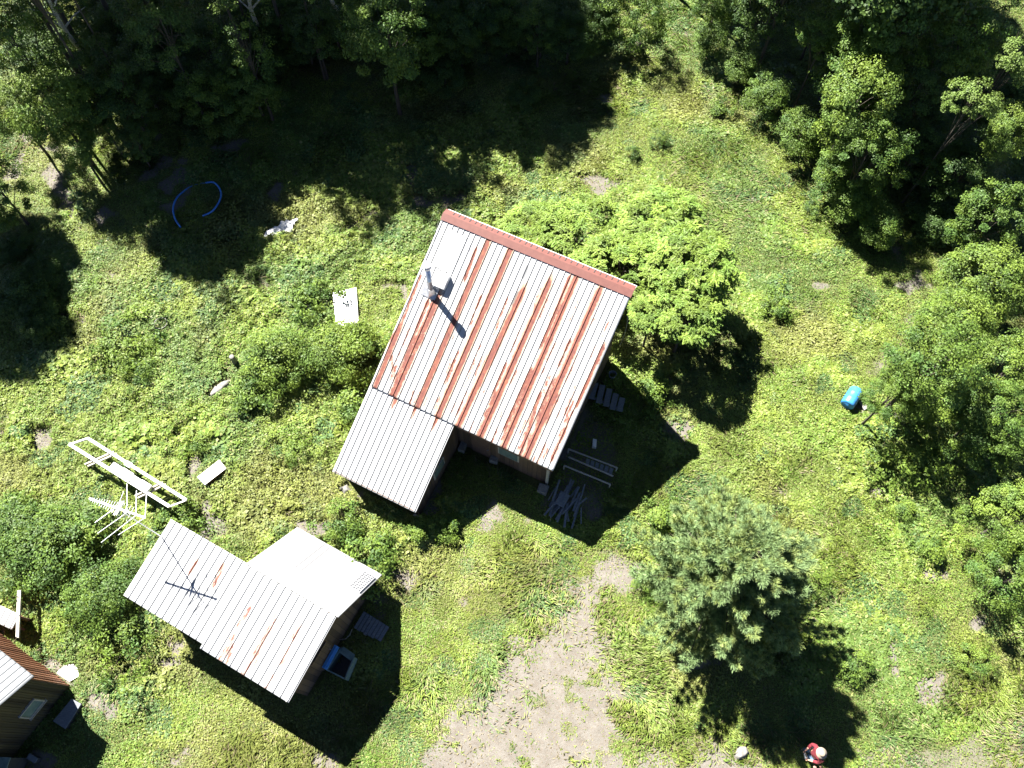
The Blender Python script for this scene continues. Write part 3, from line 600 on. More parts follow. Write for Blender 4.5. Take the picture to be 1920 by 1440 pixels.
# ------------------------------------------------------------------ roofing sheets
def roof_sheet(name,parent,L,Wd,pitch_per_m,z0,sp=.229,rust=(),seed=0,thick=.02,rib=.028,mat=None,y0=0,phase=.1,worn=()):
    """ribbed sheet: local x 0..L along the eave, y 0..Wd up the slope; z rises pitch_per_m per metre of y. rust: (x1,y1,x2,y2,width,strength)"""
    xs=[];zz=[];gr=[]; k=phase
    while k<L-.02:
        for dx,h,gm in ((-.040,0,.0),(-.022,0,.2),(-.013,rib,.0),(.012,rib,.1),(.016,0,.85),(.048,0,.85),(.060,0,.0)):  # dark strip along one flank of each rib: painted rib shadow with dirt
            if 0<k+dx<L: xs.append(k+dx); zz.append(h); gr.append(gm)
        for e in (.09,.135,.18,.225,.27):
            if e<sp-.05 and k+e<L: xs.append(k+e); zz.append(0); gr.append(0)
        k+=sp
    xs=np.r_[0,xs,L]; zz=np.r_[0,zz,0]; gr=np.r_[0,gr,0]; o=np.argsort(xs,kind='stable'); xs=xs[o];zz=zz[o];gr=gr[o]
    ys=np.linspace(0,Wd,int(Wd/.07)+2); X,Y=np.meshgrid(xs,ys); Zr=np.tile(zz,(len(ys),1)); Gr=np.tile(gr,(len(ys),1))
    ru=np.zeros(X.shape); hl=np.zeros(X.shape)
    for a,b,c,d,wd,st in rust:
        if st<.9: wd*=1.15
        t=np.clip(((X-a)*(c-a)+(Y-b)*(d-b))/((c-a)**2+(d-b)**2),0,1); dist=np.hypot(X-a-t*(c-a),(Y-b-t*(d-b))*.35)
        wd*=1.3; kx=sstep(wd*.85,wd*.25,np.abs(dist)); ru=np.maximum(ru,st*kx); hl=np.maximum(hl,sstep(wd*1.8,wd*.4,dist)*.66*st)
    hl=np.maximum(hl,.30*fbm(X,Y*.35,.5,700+seed,3)) if len(rust) else hl
    for a,ya,c,yb,wd,st in worn:
        xc=a+(c-a)*np.clip((Y-ya)/(yb-ya),0,1); Gr=np.maximum(Gr,st*sstep(wd*.6,wd*.4,np.abs(X-xc))*((Y>ya)&(Y<yb)))
    Zs=z0+Y*pitch_per_m+Zr+(vn(X,Y,.9,33+seed)-.5)*.006
    nx=len(xs);ny=len(ys); i,j=np.meshgrid(np.arange(nx-1),np.arange(ny-1)); a=(j*nx+i).ravel(); q=np.c_[a,a+1,a+nx+1,a+nx]
    top=np.c_[X.ravel(),Y.ravel()+y0,Zs.ravel()]; bot=top-[0,0,thick]; n=len(top)
    # closed sheet: top, underside and rim
    ring=list(range(nx))+[r*nx+nx-1 for r in range(1,ny)]+[(ny-1)*nx+c for c in range(nx-2,-1,-1)]+[r*nx for r in range(ny-2,0,-1)]
    rim=[(ring[k],ring[k]+n,ring[(k+1)%len(ring)]+n,ring[(k+1)%len(ring)]) for k in range(len(ring))]
    Fq=np.concatenate([q,q[:,::-1]+n,np.array(rim)])
    at={'rust':np.tile(ru.ravel(),2),'halo':np.tile(hl.ravel(),2),'rib_shade_grime':np.tile(Gr.ravel(),2)}
    me=np_mesh(name,np.r_[top,bot],Fq,at); return link(name,me,parent,[mat or M['roof']])
def loc2(o_,ang,p):
    a=math.radians(ang); d=np.array(p[:2])-np.array(o_[:2]); return d[0]*math.cos(a)+d[1]*math.sin(a), -d[0]*math.sin(a)+d[1]*math.cos(a)
def on_slope(px,py,O,ang,z0,k,base=0):
    """local x,y of a photo pixel on the slope z=z0+k*y"""
    h=z0
    for _ in range(30):
        p=W(px,py,h); x,y=loc2(O,ang,p); h=z0+k*y
    return x-base,y
def rustlist(items,O,ang,z0,k,base,crop,dy=0):
    ox,oy,s=crop; out=[]
    for x1,y1,x2,y2,wd,st in items:
        a=on_slope(ox+x1/s,oy+y1/s,O,ang,z0,k,base); b=on_slope(ox+x2/s,oy+y2/s,O,ang,z0,k,base); out.append((a[0],a[1]+dy,b[0],b[1]+dy,wd,st))
    return out
# ------------------------------------------------------------------ farmhouse
HA=-26.4; HO=np.array([1.475,9.391]); ZE=3.067; KS=.483; LN=7.62; DP=6.31
def house():
    root=empty('farmhouse',(HO[0],HO[1],0),R(HA),label='weathered board house with rusty striped white metal roof and lower extension',cat='house')
    base=-LN
    hr=[(820,235,425,1155,.13,1.0),(945,280,540,1210,.15,1.0),(1010,520,660,1250,.15,1.0),(1160,470,785,1310,.15,1.0),(1312,440,915,1370,.14,1.05),(1440,520,1040,1430,.15,1.05),
     (1278,430,1130,800,.07,.85),(1470,820,1330,1130,.08,.85),(530,560,290,1090,.20,.80),(440,430,330,700,.07,.75),(385,500,340,590,.09,.7),(330,700,190,1040,.11,.85),(480,570,280,1080,.09,.75),(290,760,260,860,.14,.65),
     (750,280,700,420,.09,.72),(780,540,760,590,.07,.66),(930,550,860,740,.06,.66),(1280,790,1230,900,.08,.7),(650,860,590,1000,.08,.68),(1060,960,930,1250,.10,.74),(1110,1100,1010,1410,.10,.76),(920,920,860,1060,.07,.66),
     (1180,1050,1130,1180,.22,.66),(1230,1020,1160,1220,.09,.72),(1260,1270,1190,1430,.10,.68),(860,1080,810,1190,.07,.64),(1310,1040,1260,1180,.07,.62),(1200,800,1160,880,.06,.6),(690,1100,650,1190,.06,.62),(400,1080,385,1130,.06,.66),(790,880,740,1010,.06,.6),(545,1110,530,1150,.06,.66),(280,880,300,980,.07,.66),(1300,1180,1230,1300,.06,.62),(740,640,735,670,.07,.64),(1010,700,960,830,.05,.58),(1150,560,1130,620,.05,.55)]
    RL=rustlist(hr,HO,HA,ZE+.05,KS,base,(640,380,3.)); rr=random.Random(3)
    for k in range(120):
        x=.3+rr.random()*7; y=rr.random()**1.4*5.3; l=rr.uniform(.1,.7)
        if x<3.2 and y>2.6: continue
        x=round((x-.06)/.229)*.229+.06+rr.choice((-.05,.05,.11)); RL.append((x,y,x+rr.uniform(-.01,.01),y+l,rr.uniform(.03,.07),rr.uniform(.5,.66)))
    WN=[]
    for a,b,c,d in ((1050,350,1018,430),(1000,495,965,575)):
        p=on_slope(640+a/3,380+b/3,HO,HA,ZE+.05,KS,base); q=on_slope(640+c/3,380+d/3,HO,HA,ZE+.05,KS,base); WN.append((q[0],q[1],p[0],p[1],.16,1.15))
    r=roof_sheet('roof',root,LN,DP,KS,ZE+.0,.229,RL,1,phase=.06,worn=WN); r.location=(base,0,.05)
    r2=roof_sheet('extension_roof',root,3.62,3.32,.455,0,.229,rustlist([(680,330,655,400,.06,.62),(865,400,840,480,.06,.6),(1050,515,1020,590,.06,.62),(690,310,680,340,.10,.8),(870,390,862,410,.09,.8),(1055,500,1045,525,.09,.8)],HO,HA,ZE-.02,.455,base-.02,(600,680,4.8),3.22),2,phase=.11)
    r2.location=(base-.03,-3.22,ZE-.02-3.22*.455); r2['label']='plain white roof of the lower extension'
    # patched flat panel below the ridge on the left, grey worn strip in the middle
    p1=[on_slope(a,b,HO,HA,ZE+.05,KS) for a,b in ((836,420),(876,440),(840,520),(806,500))]
    mb=MB(); x0,y0=on_slope(838,432,HO,HA,ZE,KS); x1,_=on_slope(876,447,HO,HA,ZE,KS); _,y1=on_slope(812,500,HO,HA,ZE,KS)
    vs=[(x0,y1,0),(x1,y1,0),(x1,y0,0),(x0,y0,0)]; vs=[(a,b,ZE+KS*b+.087) for a,b,_ in vs]; mb.add(vs+[(a,b,c-.01) for a,b,c in vs],[(0,1,2,3),(7,6,5,4),(0,4,5,1),(1,5,6,2),(2,6,7,3),(3,7,4,0)]); mb.build('roof_patch',M['white'],r if False else root)
    # ridge cap: front flange, back flange with notches, short back slope
    cap=MB(); zr=ZE+.05+KS*DP
    ft=.24
    def strip(mb,pts,x0,x1,th=.012):
        for (ya,za),(yb,zb) in zip(pts[:-1],pts[1:]):
            v=[(x0,ya,za),(x1,ya,za),(x1,yb,zb),(x0,yb,zb)]; nrm=Vector((0,-(zb-za),yb-ya)).normalized()*th
            mb.add(v+[(a[0],a[1]-nrm.y,a[2]-nrm.z) for a in v],[(0,1,2,3),(7,6,5,4),(0,4,5,1),(1,5,6,2),(2,6,7,3),(3,7,4,0)])
    strip(cap,[(DP-ft,zr-KS*ft+.05),(DP,zr+.055)],base-.03,.04); strip(cap,[(DP,zr+.055),(DP+.27,zr-.02)],base-.03,.04)
    oc=cap.build('ridge_cap',M['red_cap'],root)
    nb=MB(); k=base+.35
    while k<-.2:
        nb.box((k,DP+.17,zr+.014),(.022,.17,.02),M=Matrix.Rotation(-.27,3,'X')); k+=.229
    nb.build('cap_notches',M['dark'],oc)
    bs=MB(); strip(bs,[(DP,zr-.02),(DP+.40,zr-.19)],base-.02,.03,.02); bs.build('rear_roof',M['white'],root)
    # walls (prism under the slope) main + extension
    ov=.34; w_=MB(); x0=base+.2;x1=-ov;ya=ov+.1;yb=DP+.30
    za=ZE+KS*ya-.02;zb=ZE+KS*DP-.16
    def wallbox(name,x0,x1,y0,y1,f):
        t=.10
        m1=MB(); m1.add([(x0,y0,0),(x1,y0,0),(x1,y0,f(y0)),(x0,y0,f(y0)),(x0,y0+t,0),(x1,y0+t,0),(x1,y0+t,f(y0+t)),(x0,y0+t,f(y0+t))],[(0,1,2,3),(7,6,5,4),(0,4,5,1),(1,5,6,2),(2,6,7,3),(3,7,4,0)])
        m1.build(name,M['wall'],root); m1=MB()
        m1.add([(x0,y1-t,0),(x1,y1-t,0),(x1,y1-t,f(y1-t)),(x0,y1-t,f(y1-t)),(x0,y1,0),(x1,y1,0),(x1,y1,f(y1)),(x0,y1,f(y1))],[(0,1,2,3),(7,6,5,4),(0,4,5,1),(1,5,6,2),(2,6,7,3),(3,7,4,0)])
        m1.build(name,M['wall'],root)
        for xa,xb in ((x0,x0+t),(x1-t,x1)):
            m2=MB(); e=.003; xa2=xa-e if xa==x0 else xa; xb2=xb+e if xb==x1 else xb
            ym=DP-.05; pr=[(y0+.002,0),(y1-.002,0),(y1-.002,f(y1))]+([(ym,f(ym))] if y1>DP else [])+[(y0+.002,f(y0))]
            n=len(pr); m2.add([(xa2,p,q) for p,q in pr]+[(xb2,p,q) for p,q in pr],[tuple(range(n))[::-1],tuple(range(n,2*n))]+[(i,(i+1)%n,n+(i+1)%n,n+i) for i in range(n)]); m2.build(name,M['wall_y'],root)
    wallbox('wall',x0,x1,ya,yb,lambda y: ZE+KS*y-.015 if y<=DP-.04 else ZE+KS*DP-.30)
    wallbox('extension_wall',base+.12,base+3.40,-2.92,ov-.003,lambda y: ZE-.10+.455*y)
    # fascia boards, corner trims
    fb=MB(); fb.box((-LN/2+1.82,.02,ZE-.06),(LN-3.7,.03,.15)); fb.build('fascia',M['fascia'],root)
    fb=MB(); fb.box((base+1.77,-3.18,ZE-.06-3.22*.455),(3.5,.03,.13)); fb.build('fascia',M['fascia'],root)
    ct=MB(); ct.box((-ov+.012,ov+.088,ZE/2),(.10,.10,ZE-.05)); ct.build('corner_trim',M['trim'],root)
    ct=MB(); ct.box((base+3.46,-3.05,.1),(.5,.14,.18)); ct.build('sill_block',M['trim'],root)
    # windows in the shaded walls of the inner corner
    for nm,c,d in (('window',(base+3.415,-1.2,1.15),(.05,.8,.7)),('window',(-2.0,ov+.08,1.5),(.9,.05,.8))):
        f=MB(); f.box(c,d); fo=f.build(nm,M['trim'],root); gl=MB(); e=(.03 if d[0]<.1 else 0, -.03 if d[1]<.1 else 0)
        gl.box((c[0]+e[0],c[1]+e[1],c[2]),(max(d[0]-.12,.02),max(d[1]-.12,.02),d[2]-.12)); gl.build('pane',M['glass'],fo)
    dr=MB(); dr.box((-3.2,ov+.08,1.0),(.85,.05,1.95)); d_=dr.build('door',M['fascia'],root); hd=MB(); hd.lathe([(.025,0),(.035,.02),(.03,.05)],(-2.88,ov+.0,1.0),8); hd.build('handle',M['galv'],d_)
    # stainless chimney: flashing, box, pipe, cap, guy wires
    cx,cy=on_slope(809,549,HO,HA,ZE+.05,KS); zb_=ZE+KS*cy+.05
    fl=MB(); fl.add([(cx-.36,cy-.20,zb_+.05-.20*KS),(cx+.24,cy-.20,zb_+.05-.20*KS),(cx+.24,cy+.40,zb_+.05+.40*KS),(cx-.36,cy+.40,zb_+.05+.40*KS)]+[(cx-.36,cy-.20,zb_-.20*KS),(cx+.24,cy-.20,zb_-.20*KS),(cx+.24,cy+.40,zb_+.40*KS),(cx-.36,cy+.40,zb_+.40*KS)],[(0,1,2,3),(7,6,5,4),(0,4,5,1),(1,5,6,2),(2,6,7,3),(3,7,4,0)])
    fl.lathe([(.22,.0),(.13,.30)],(cx,cy,zb_+.02),4)
    ch=fl.build('chimney',M['galv'],root)
    pp=MB(); pp.lathe([(.10,.0),(.10,.55),(.108,.555),(.108,.575),(.10,.58),(.10,1.42)],(cx,cy,zb_+.28),20); pp.build('pipe',M['galv'],ch,smooth=True)
    cp=MB(); cp.lathe([(.10,0),(.145,.02),(.145,.09),(.10,.10),(.13,.16),(.15,.18),(.15,.23),(.03,.28)],(cx,cy,zb_+1.62),20); cp.build('cap',M['alu'],ch)
    gw=MB(); top=(cx,cy,zb_+1.5)
    for a,b in ((822,415),(845,640),(884,440)):
        gx,gy=on_slope(a,b,HO,HA,ZE+.08,KS); gw.tube([top,(gx,gy,ZE+.09+KS*gy)],.006,5)
    gw.build('guy_wires',M['dark'],ch)
    # raised skylight box beside the chimney
    kx,ky=on_slope(827,524,HO,HA,ZE+.25,KS); zk=ZE+KS*ky+.06
    Mx=Matrix.Rotation(math.atan(KS),3,'X'); sb=MB(); sb.box((kx,ky,zk+.12),(.52,.56,.26),M=Mx); s_=sb.build('skylight',M['alu'],root,bevel=.012)
    sg=MB(); nrm=Mx@Vector((0,0,1)); sg.box((kx+nrm.x*.135,ky+nrm.y*.135,zk+.12+nrm.z*.135),(.42,.46,.012),M=Mx); sg.build('lid',M['white'],s_)
    # loose cable hanging off the right rake
    cb=MB(); pts=[]
    for t in np.linspace(0,1,12):
        p=W(1172-14*t*t,590+55*t,4.8-1.6*t); q=loc2(HO,HA,p); pts.append((q[0]+.10,q[1],4.8-1.6*t))
    cb.tube(pts,.010,5); cb.build('hanging_cable',M['trim'],root)
    # grey worn strip on the roof
    GONE.append([HO[:2]+np.array([[math.cos(R(HA)),-math.sin(R(HA))],[math.sin(R(HA)),math.cos(R(HA))]])@np.array(q) for q in ((base+.1,-3.1),(base+3.5,-3.1),(base+3.5,.1),(-.1,.1),(-.1,DP+.3),(base+.1,DP+.3))])
house()
# ------------------------------------------------------------------ small gabled shed
SA=-28.2; SO=np.array([-7.127,1.679])
def shed():
    root=empty('shed',(SO[0],SO[1],0),R(SA),label='small gabled shed with white ribbed metal roof and orange rust spots',cat='shed')
    L1=3.53; ZB=2.86; K=.175; D=2.92
    it=[(1400,550,1340,640,.10,.56),(1310,700,1240,835,.13,.55),(1545,590,1495,700,.10,.55),(1470,740,1365,910,.13,.60),(1670,660,1650,710,.10,.60),(1615,780,1600,830,.12,.52),(1525,935,1500,980,.08,.55),(1300,770,1285,830,.08,.6),(1460,800,1430,860,.06,.6)]
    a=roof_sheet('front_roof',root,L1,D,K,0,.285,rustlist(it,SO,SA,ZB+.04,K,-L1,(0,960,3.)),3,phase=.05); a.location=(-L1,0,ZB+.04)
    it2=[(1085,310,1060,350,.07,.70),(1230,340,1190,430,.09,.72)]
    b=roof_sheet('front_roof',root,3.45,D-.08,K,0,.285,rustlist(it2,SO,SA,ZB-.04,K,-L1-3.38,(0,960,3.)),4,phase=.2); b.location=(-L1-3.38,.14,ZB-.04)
    # steep back roof: y from ridge D to D+2.12, dropping to 1.2
    kb=(3.38-1.22)/2.10
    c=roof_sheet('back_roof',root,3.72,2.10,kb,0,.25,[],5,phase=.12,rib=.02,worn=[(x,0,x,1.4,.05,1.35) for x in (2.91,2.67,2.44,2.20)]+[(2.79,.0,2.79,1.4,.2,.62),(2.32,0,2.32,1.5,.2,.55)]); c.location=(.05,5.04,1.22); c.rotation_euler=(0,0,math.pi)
    def wallset(x0,x1,y0,y1,f,ax):
        t=.08
        for y in (y0,y1-t):
            m=MB(); h0=f(y);h1=f(y+t); m.add([(x0,y,0),(x1,y,0),(x1,y,h0),(x0,y,h0),(x0,y+t,0),(x1,y+t,0),(x1,y+t,h1),(x0,y+t,h1)],[(0,1,2,3),(7,6,5,4),(0,4,5,1),(1,5,6,2),(2,6,7,3),(3,7,4,0)]); m.build('wall',M['wall'],root)
        for x in (x0-.003,x1-t+.003):
            ys=[y0+.002,y1-.002]; ym=D
            pr=[(ys[0],0),(ys[1],0),(ys[1],f(ys[1]))]+([(ym,f(ym))] if y1>D else [])+[(ys[0],f(ys[0]))]; n=len(pr)
            m=MB(); m.add([(x,p,q) for p,q in pr]+[(x+t,p,q) for p,q in pr],[tuple(range(n))[::-1],tuple(range(n,2*n))]+[(i,(i+1)%n,n+(i+1)%n,n+i) for i in range(n)]); m.build('wall',M['wall_y'],root)
    wallset(-3.40,-.30,.30,4.8,lambda y: ZB+.0+K*y if y<=D else 3.33-(y-D)*kb,0)
    wallset(-6.70,-3.42,.42,D-.02,lambda y: ZB-.10+K*y,0)
    dr=MB(); dr.box((-.26,1.7,1.0),(.05,.85,1.95)); d_=dr.build('door',M['wall_y'],root); h=MB(); h.box((-.22,2.0,1.0),(.04,.03,.14)); h.build('handle',M['galv'],d_)
    fb=MB(); fb.box((-.10,1.45,ZB+.22),(.03,2.95,.12),M=Matrix.Rotation(math.atan(K),3,'X')); fb.build('fascia',M['trim'],root)
    # gridded panel lying on the back roof's outer corner
    Mx=Matrix.Rotation(-math.atan(kb),3,'X'); cx,cy=-.27,4.42; zc=3.38-(cy-2.94)*kb+.075
    g_=MB(); g_.box((cx,cy,zc),(.46,1.12,.03),M=Mx); po=g_.build('grid_panel',M['alu'],root)
    ce=MB(); up=Mx@Vector((0,0,1))
    for i in range(4):
        for j in range(10):
            v=Mx@Vector(((i-1.5)*.11,(j-4.5)*.108,.018)); ce.box((cx+v.x,cy+v.y,zc+v.z),(.085,.082,.008),M=Mx)
    ce.build('cells',M['panel'],po)
    Rm=np.array([[math.cos(R(SA)),-math.sin(R(SA))],[math.sin(R(SA)),math.cos(R(SA))]])
    GONE.append([SO+Rm@np.array(q) for q in ((-3.4,.16),(-.14,.16),(-.14,4.9),(-3.4,4.9))]); GONE.append([SO+Rm@np.array(q) for q in ((-6.7,.3),(-3.4,.3),(-3.4,2.9),(-6.7,2.9))])
shed()
# ------------------------------------------------------------------ cabin cut by the lower left edge
CA=148.6; CO=np.array([-15.70,2.40])
def cabin():
    # local x along the eave wall (to the upper left), local y (rotated +90) along the gable wall away from the corner
    root=empty('cabin',(CO[0],CO[1],0),R(CA),label='brown board cabin with pale ribbed roof cut by the lower left edge',cat='cabin')
    ze=3.0; k=.48; ov=.22
    # local +y of a 148.6 deg frame points to -121.4 deg
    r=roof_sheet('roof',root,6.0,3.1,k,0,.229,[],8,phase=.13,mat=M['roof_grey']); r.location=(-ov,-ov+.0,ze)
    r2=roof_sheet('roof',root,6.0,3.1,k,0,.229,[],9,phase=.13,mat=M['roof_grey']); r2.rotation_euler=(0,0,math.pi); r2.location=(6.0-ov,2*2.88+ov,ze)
    t=.1; f=lambda y: ze+k*(y+ov)-.04 if y<2.88 else ze+k*(2*2.88-y+ov)-.04
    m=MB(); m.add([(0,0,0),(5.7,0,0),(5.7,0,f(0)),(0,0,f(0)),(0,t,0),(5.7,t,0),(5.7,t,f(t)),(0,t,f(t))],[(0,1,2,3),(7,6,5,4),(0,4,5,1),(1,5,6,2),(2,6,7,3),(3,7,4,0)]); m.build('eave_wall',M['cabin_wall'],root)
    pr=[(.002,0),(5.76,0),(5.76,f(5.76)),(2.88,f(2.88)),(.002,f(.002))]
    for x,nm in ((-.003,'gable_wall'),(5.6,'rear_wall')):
        n=5; m=MB(); m.add([(x,p,q) for p,q in pr]+[(x+t,p,q) for p,q in pr],[tuple(range(n))[::-1],tuple(range(n,2*n))]+[(i,(i+1)%n,n+(i+1)%n,n+i) for i in range(n)]); m.build(nm,M['cabin_wall_shaded'],root)
    b=MB(); q=.09
    while q<5.6: b.box((q,-.012,ze/2),(.045,.024,ze-.05)); q+=.17
    b.build('battens',M['cabin_wall'],root)
    b=MB(); q=.12
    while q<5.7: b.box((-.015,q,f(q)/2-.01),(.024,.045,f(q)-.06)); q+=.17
    b.build('battens',M['cabin_wall_shaded'],root)
    wy=.92; wn=MB(); z=1.35
    for s in (-1,1): wn.box((-.04,wy+s*.32,z),(.07,.045,.68)); wn.box((-.04,wy,z+s*.32),(.066,.62,.045))
    w_=wn.build('window',M['trim'],root); gl=MB(); gl.box((-.032,wy,z),(.02,.60,.60)); gl.build('pane',M['glass'],w_)
    s=MB(); s.box((-.06,wy,z-.37),(.10,.76,.03)); s.build('sill',M['trim'],w_)
    Rm=np.array([[math.cos(R(CA)),-math.sin(R(CA))],[math.sin(R(CA)),math.cos(R(CA))]]); GONE.append([CO+Rm@np.array(q) for q in ((0,0),(5.7,0),(5.7,5.7),(0,5.7))])
    # lean-to whose white roof corner shows at the left edge
    p=W(40,1153,1.0); rt_=empty('lean_to',(p[0],p[1],0),R(158),label='white roofed lean-to just peeping in at the left edge above the cabin',cat='shed')
    rr=roof_sheet('roof',rt_,3.0,.55,-.2,0,.25,[],10); rr.location=(0,0,1.1)
    m=MB()
    for a in ((.12,.10),(2.8,.10),(.12,.45),(2.8,.45)): m.box((a[0],a[1],.47),(.08,.08,.94))
    m.build('posts',M['fascia'],rt_); m=MB(); m.box((1.45,.10,.45),(2.56,.04,.9)); m.build('wall',M['cabin_wall'],rt_)
cabin()
# ------------------------------------------------------------------ antenna on its mast
def antenna():
    mx,my=-12.06,6.97; root=empty('tv_antenna',(mx,my,0),0,label='silver rooftop television aerial on a tall thin mast beside the shed',cat='antenna')
    z=6.0; o=np.array([mx,my,0]); L=lambda a,b,h=z: tuple(W(a,b,h)-o)
    m=MB(); m.tube([(0,0,0),(0,0,z+.12)],.02,8); m.build('mast',M['galv'],root)
    m=MB(); m.box((.06,-.05,2.9),(.16,.05,.04)); m.build('bracket',M['dark'],root)
    A=np.array(L(168,935)); B=np.array(L(273,971)); m=MB(); m.bar(A,B,.05,.04); m.build('boom',M['alu'],root)
    e=MB()
    for (x1,y1,x2,y2,h2) in ((238,958,238,907,z+.05),(255,966,256,920,z+.05),(272,971,275,925,z+.05),(237,962,183,1000,z-.1),(253,968,190,1017,z-.1),(270,972,222,1003,z-.1),(215,953,178,980,z)):
        e.tube([L(x1,y1),L(x2,y2,h2)],.013,6)
    e.build('long_elements',M['alu'],root)
    d=(B-A)/np.linalg.norm(B-A); s=np.array([-d[1],d[0],0]); e=MB()
    for i in range(13):
        c=A+d*(.06+i*.085); l=.07+.012*i; e.tube([c-s*l,c+s*l],.009,5)
    e.build('short_elements',M['alu'],root)
    e=MB(); c=A+d*1.0
    for sg in (-1,1):
        for k in range(5):
            q=c+d*.02*k+np.array([0,0,sg*(.04+k*.075)])+d*.05*k; e.tube([q-s*.24,q+s*.24],.008,5)
        e.tube([c,c+np.array([0,0,sg*.36])+d*.24],.012,5)
    e.tube([c-s*.1,c+s*.55+d*-.1],.012,5)
    e.build('reflector',M['alu'],root)
antenna()
# ------------------------------------------------------------------ long white frame in the weeds
def frame():
    z=1.0; c=[W(130,833,z),W(165,822,z),W(350,938,z),W(318,950,z)]; o=(c[0]+c[2])/2; o[2]=0
    root=empty('steel_rack',tuple(o),0,label='long white painted metal frame with two beams lying above the weeds',cat='frame')
    c=[q-o for q in c]; 
    m=MB(); m.bar(c[0],c[3],.12,.10); m.build('beam',M['white'],root,bevel=.01); m=MB(); m.bar(c[1],c[2],.11,.10); m.build('beam',M['white'],root,bevel=.01)
    m=MB(); m.bar(c[0]+[.06,0,0],c[1],.06,.09); m.build('end_rail',M['white'],root); m=MB(); m.bar(c[3],c[2],.05,.06); m.build('end_rail',M['white'],root)
    for t in (.26,.76):
        for dt in (-.012,.018):
            a=c[0]+(c[3]-c[0])*(t+dt); b=c[1]+(c[2]-c[1])*(t+dt-.02); dd=(a-b)/np.linalg.norm(a-b); m=MB(); m.bar(b-dd*.12+[0,0,-.10],a+dd*.38+[0,0,-.10],.06,.08); m.build('cross_rail',M['trim'],root)
    u=(c[3]-c[0])/np.linalg.norm(c[3]-c[0]); v=(c[1]-c[0]); v=v-u*(v@u); v/=np.linalg.norm(v); ang=math.atan2(u[1],u[0])
    m=MB()
    for s,wd,l,h in ((2.35,.30,.55,.10),(2.85,.34,.50,.14),(3.30,.26,.45,.09),(3.75,.30,.5,.12)):
        p=c[0]+u*s+v*.16+[0,0,.05]; m.box(p,(l,wd,h),rz=ang)
    m.build('white_casing',M['white'],root,bevel=.02)
    m=MB(); p=c[0]+u*2.6+v*.52+[0,0,.0]; m.box(p,(.30,.2,.12),rz=ang); m.build('small_box',M['white'],root,bevel=.01)
    for s in (.6,2.2,3.4,4.7):
        for q in (0,1):
            p=(c[0]+(c[3]-c[0])*s/5.4) if q==0 else (c[1]+(c[2]-c[1])*s/5.4); m=MB(); m.box((p[0],p[1],.48),(.06,.06,.96),rz=ang); m.build('leg',M['trim'],root)
frame()
# ------------------------------------------------------------------ smaller things
def centre(l,h=0): p=np.mean([W(a,b,h) for a,b in l],0); p[2]=0; return p
def slabthing(name,pts,z0,z1,mat,label,cat,group=None,bevel=.006,jit=None,clear=True):
    P=[W(a,b,z1) for a,b in pts]; o=np.mean(P,0); o[2]=0; mb=MB(); mb.prism([q[:2]-o[:2] for q in P][::-1],z0,z1)
    ob=mb.build(name,mat,None,bevel=bevel); ob.location=tuple(o); tag(ob,label,cat,group)
    if clear: GONE.append([q[:2] for q in P])
    return ob
def crate():
    P=[W(a,b,.45) for a,b in ((369.6,894.6),(411,862),(424,878),(384,909))]; o=np.mean(P,0); o[2]=0
    root=empty('wooden_box',tuple(o),0,label='white topped low wooden box standing in the weeds above the shed',cat='box'); GONE.append([q[:2] for q in P])
    p=[q[:2]-o[:2] for q in P][::-1]; m=MB(); m.prism(p,.42,.45); m.build('lid',M['white'],root); m=MB(); m.prism([q*.94 for q in p],0,.417); m.build('body',M['fascia'],root)
    for q in p: m=MB(); m.box((q[0]*.9,q[1]*.9,.2),(.07,.07,.4)); m.build('leg',M['trim'],root)
crate()
def crumpled(name,pts,label,cat,mat,amp=.14,seed=0,base=.12):
    P=np.array([W(a,b,.15)[:2] for a,b in pts]); o=P.mean(0); n=34; mn=P.min(0)-.02; mx=P.max(0)+.02; X,Y=np.meshgrid(np.linspace(mn[0],mx[0],n),np.linspace(mn[1],mx[1],n)); x=X.ravel();y=Y.ravel()
    d=polydist(x,y,P)+(fbm(x,y,.25,seed+5,2)-.5)*.12; z=base+amp*(1-2*np.abs(fbm(x,y,.35,seed,3)-.5)*2)+amp*.6*vn(x,y,.12,seed+9)
    i,j=np.meshgrid(np.arange(n-1),np.arange(n-1)); a=(j*n+i).ravel(); q=np.c_[a,a+1,a+n+1,a+n]; q=q[(d[q]<0).all(1)]
    top=np.c_[x-o[0],y-o[1],z]; N=len(top); me=np_mesh(name,np.r_[top,top-[0,0,.012]],np.r_[q,q[:,::-1]+N]); ob=link(name,me,None,[mat]); ob.location=(o[0],o[1],0); tag(ob,label,cat); GONE.append([p for p in P]); return ob
crumpled('tarp',[(492,450),(500,437),(520,424),(536,414),(562,413),(551,427),(547,441),(530,436),(514,444)],'crumpled white tarp lying in the sunny grass left of the house','tarp',M['tarp'],.16,5)
slabthing('white_board',[(623,549),(668,539),(672,604),(650,612),(630,606)],.05,.34,M['white'],'flat white board half sunk in weeds left of the roof edge','board')
slabthing('white_sheet',[(106,1262),(122,1246),(144,1245),(148,1268),(130,1278)],.03,.09,M['white'],'torn white sheet on the dirt beside the cabin corner','sheet')
slabthing('plank',[(32,1107),(39,1106),(35,1196),(29,1194)],1.0,1.08,M['trim'],'pale upright plank lying on the bushes above the cabin','plank',clear=False)
slabthing('pale_board',[(1611,753),(1618,750),(1628,764),(1621,769)],.04,.10,M['slab'],'short pale board beside the blue barrel','board')
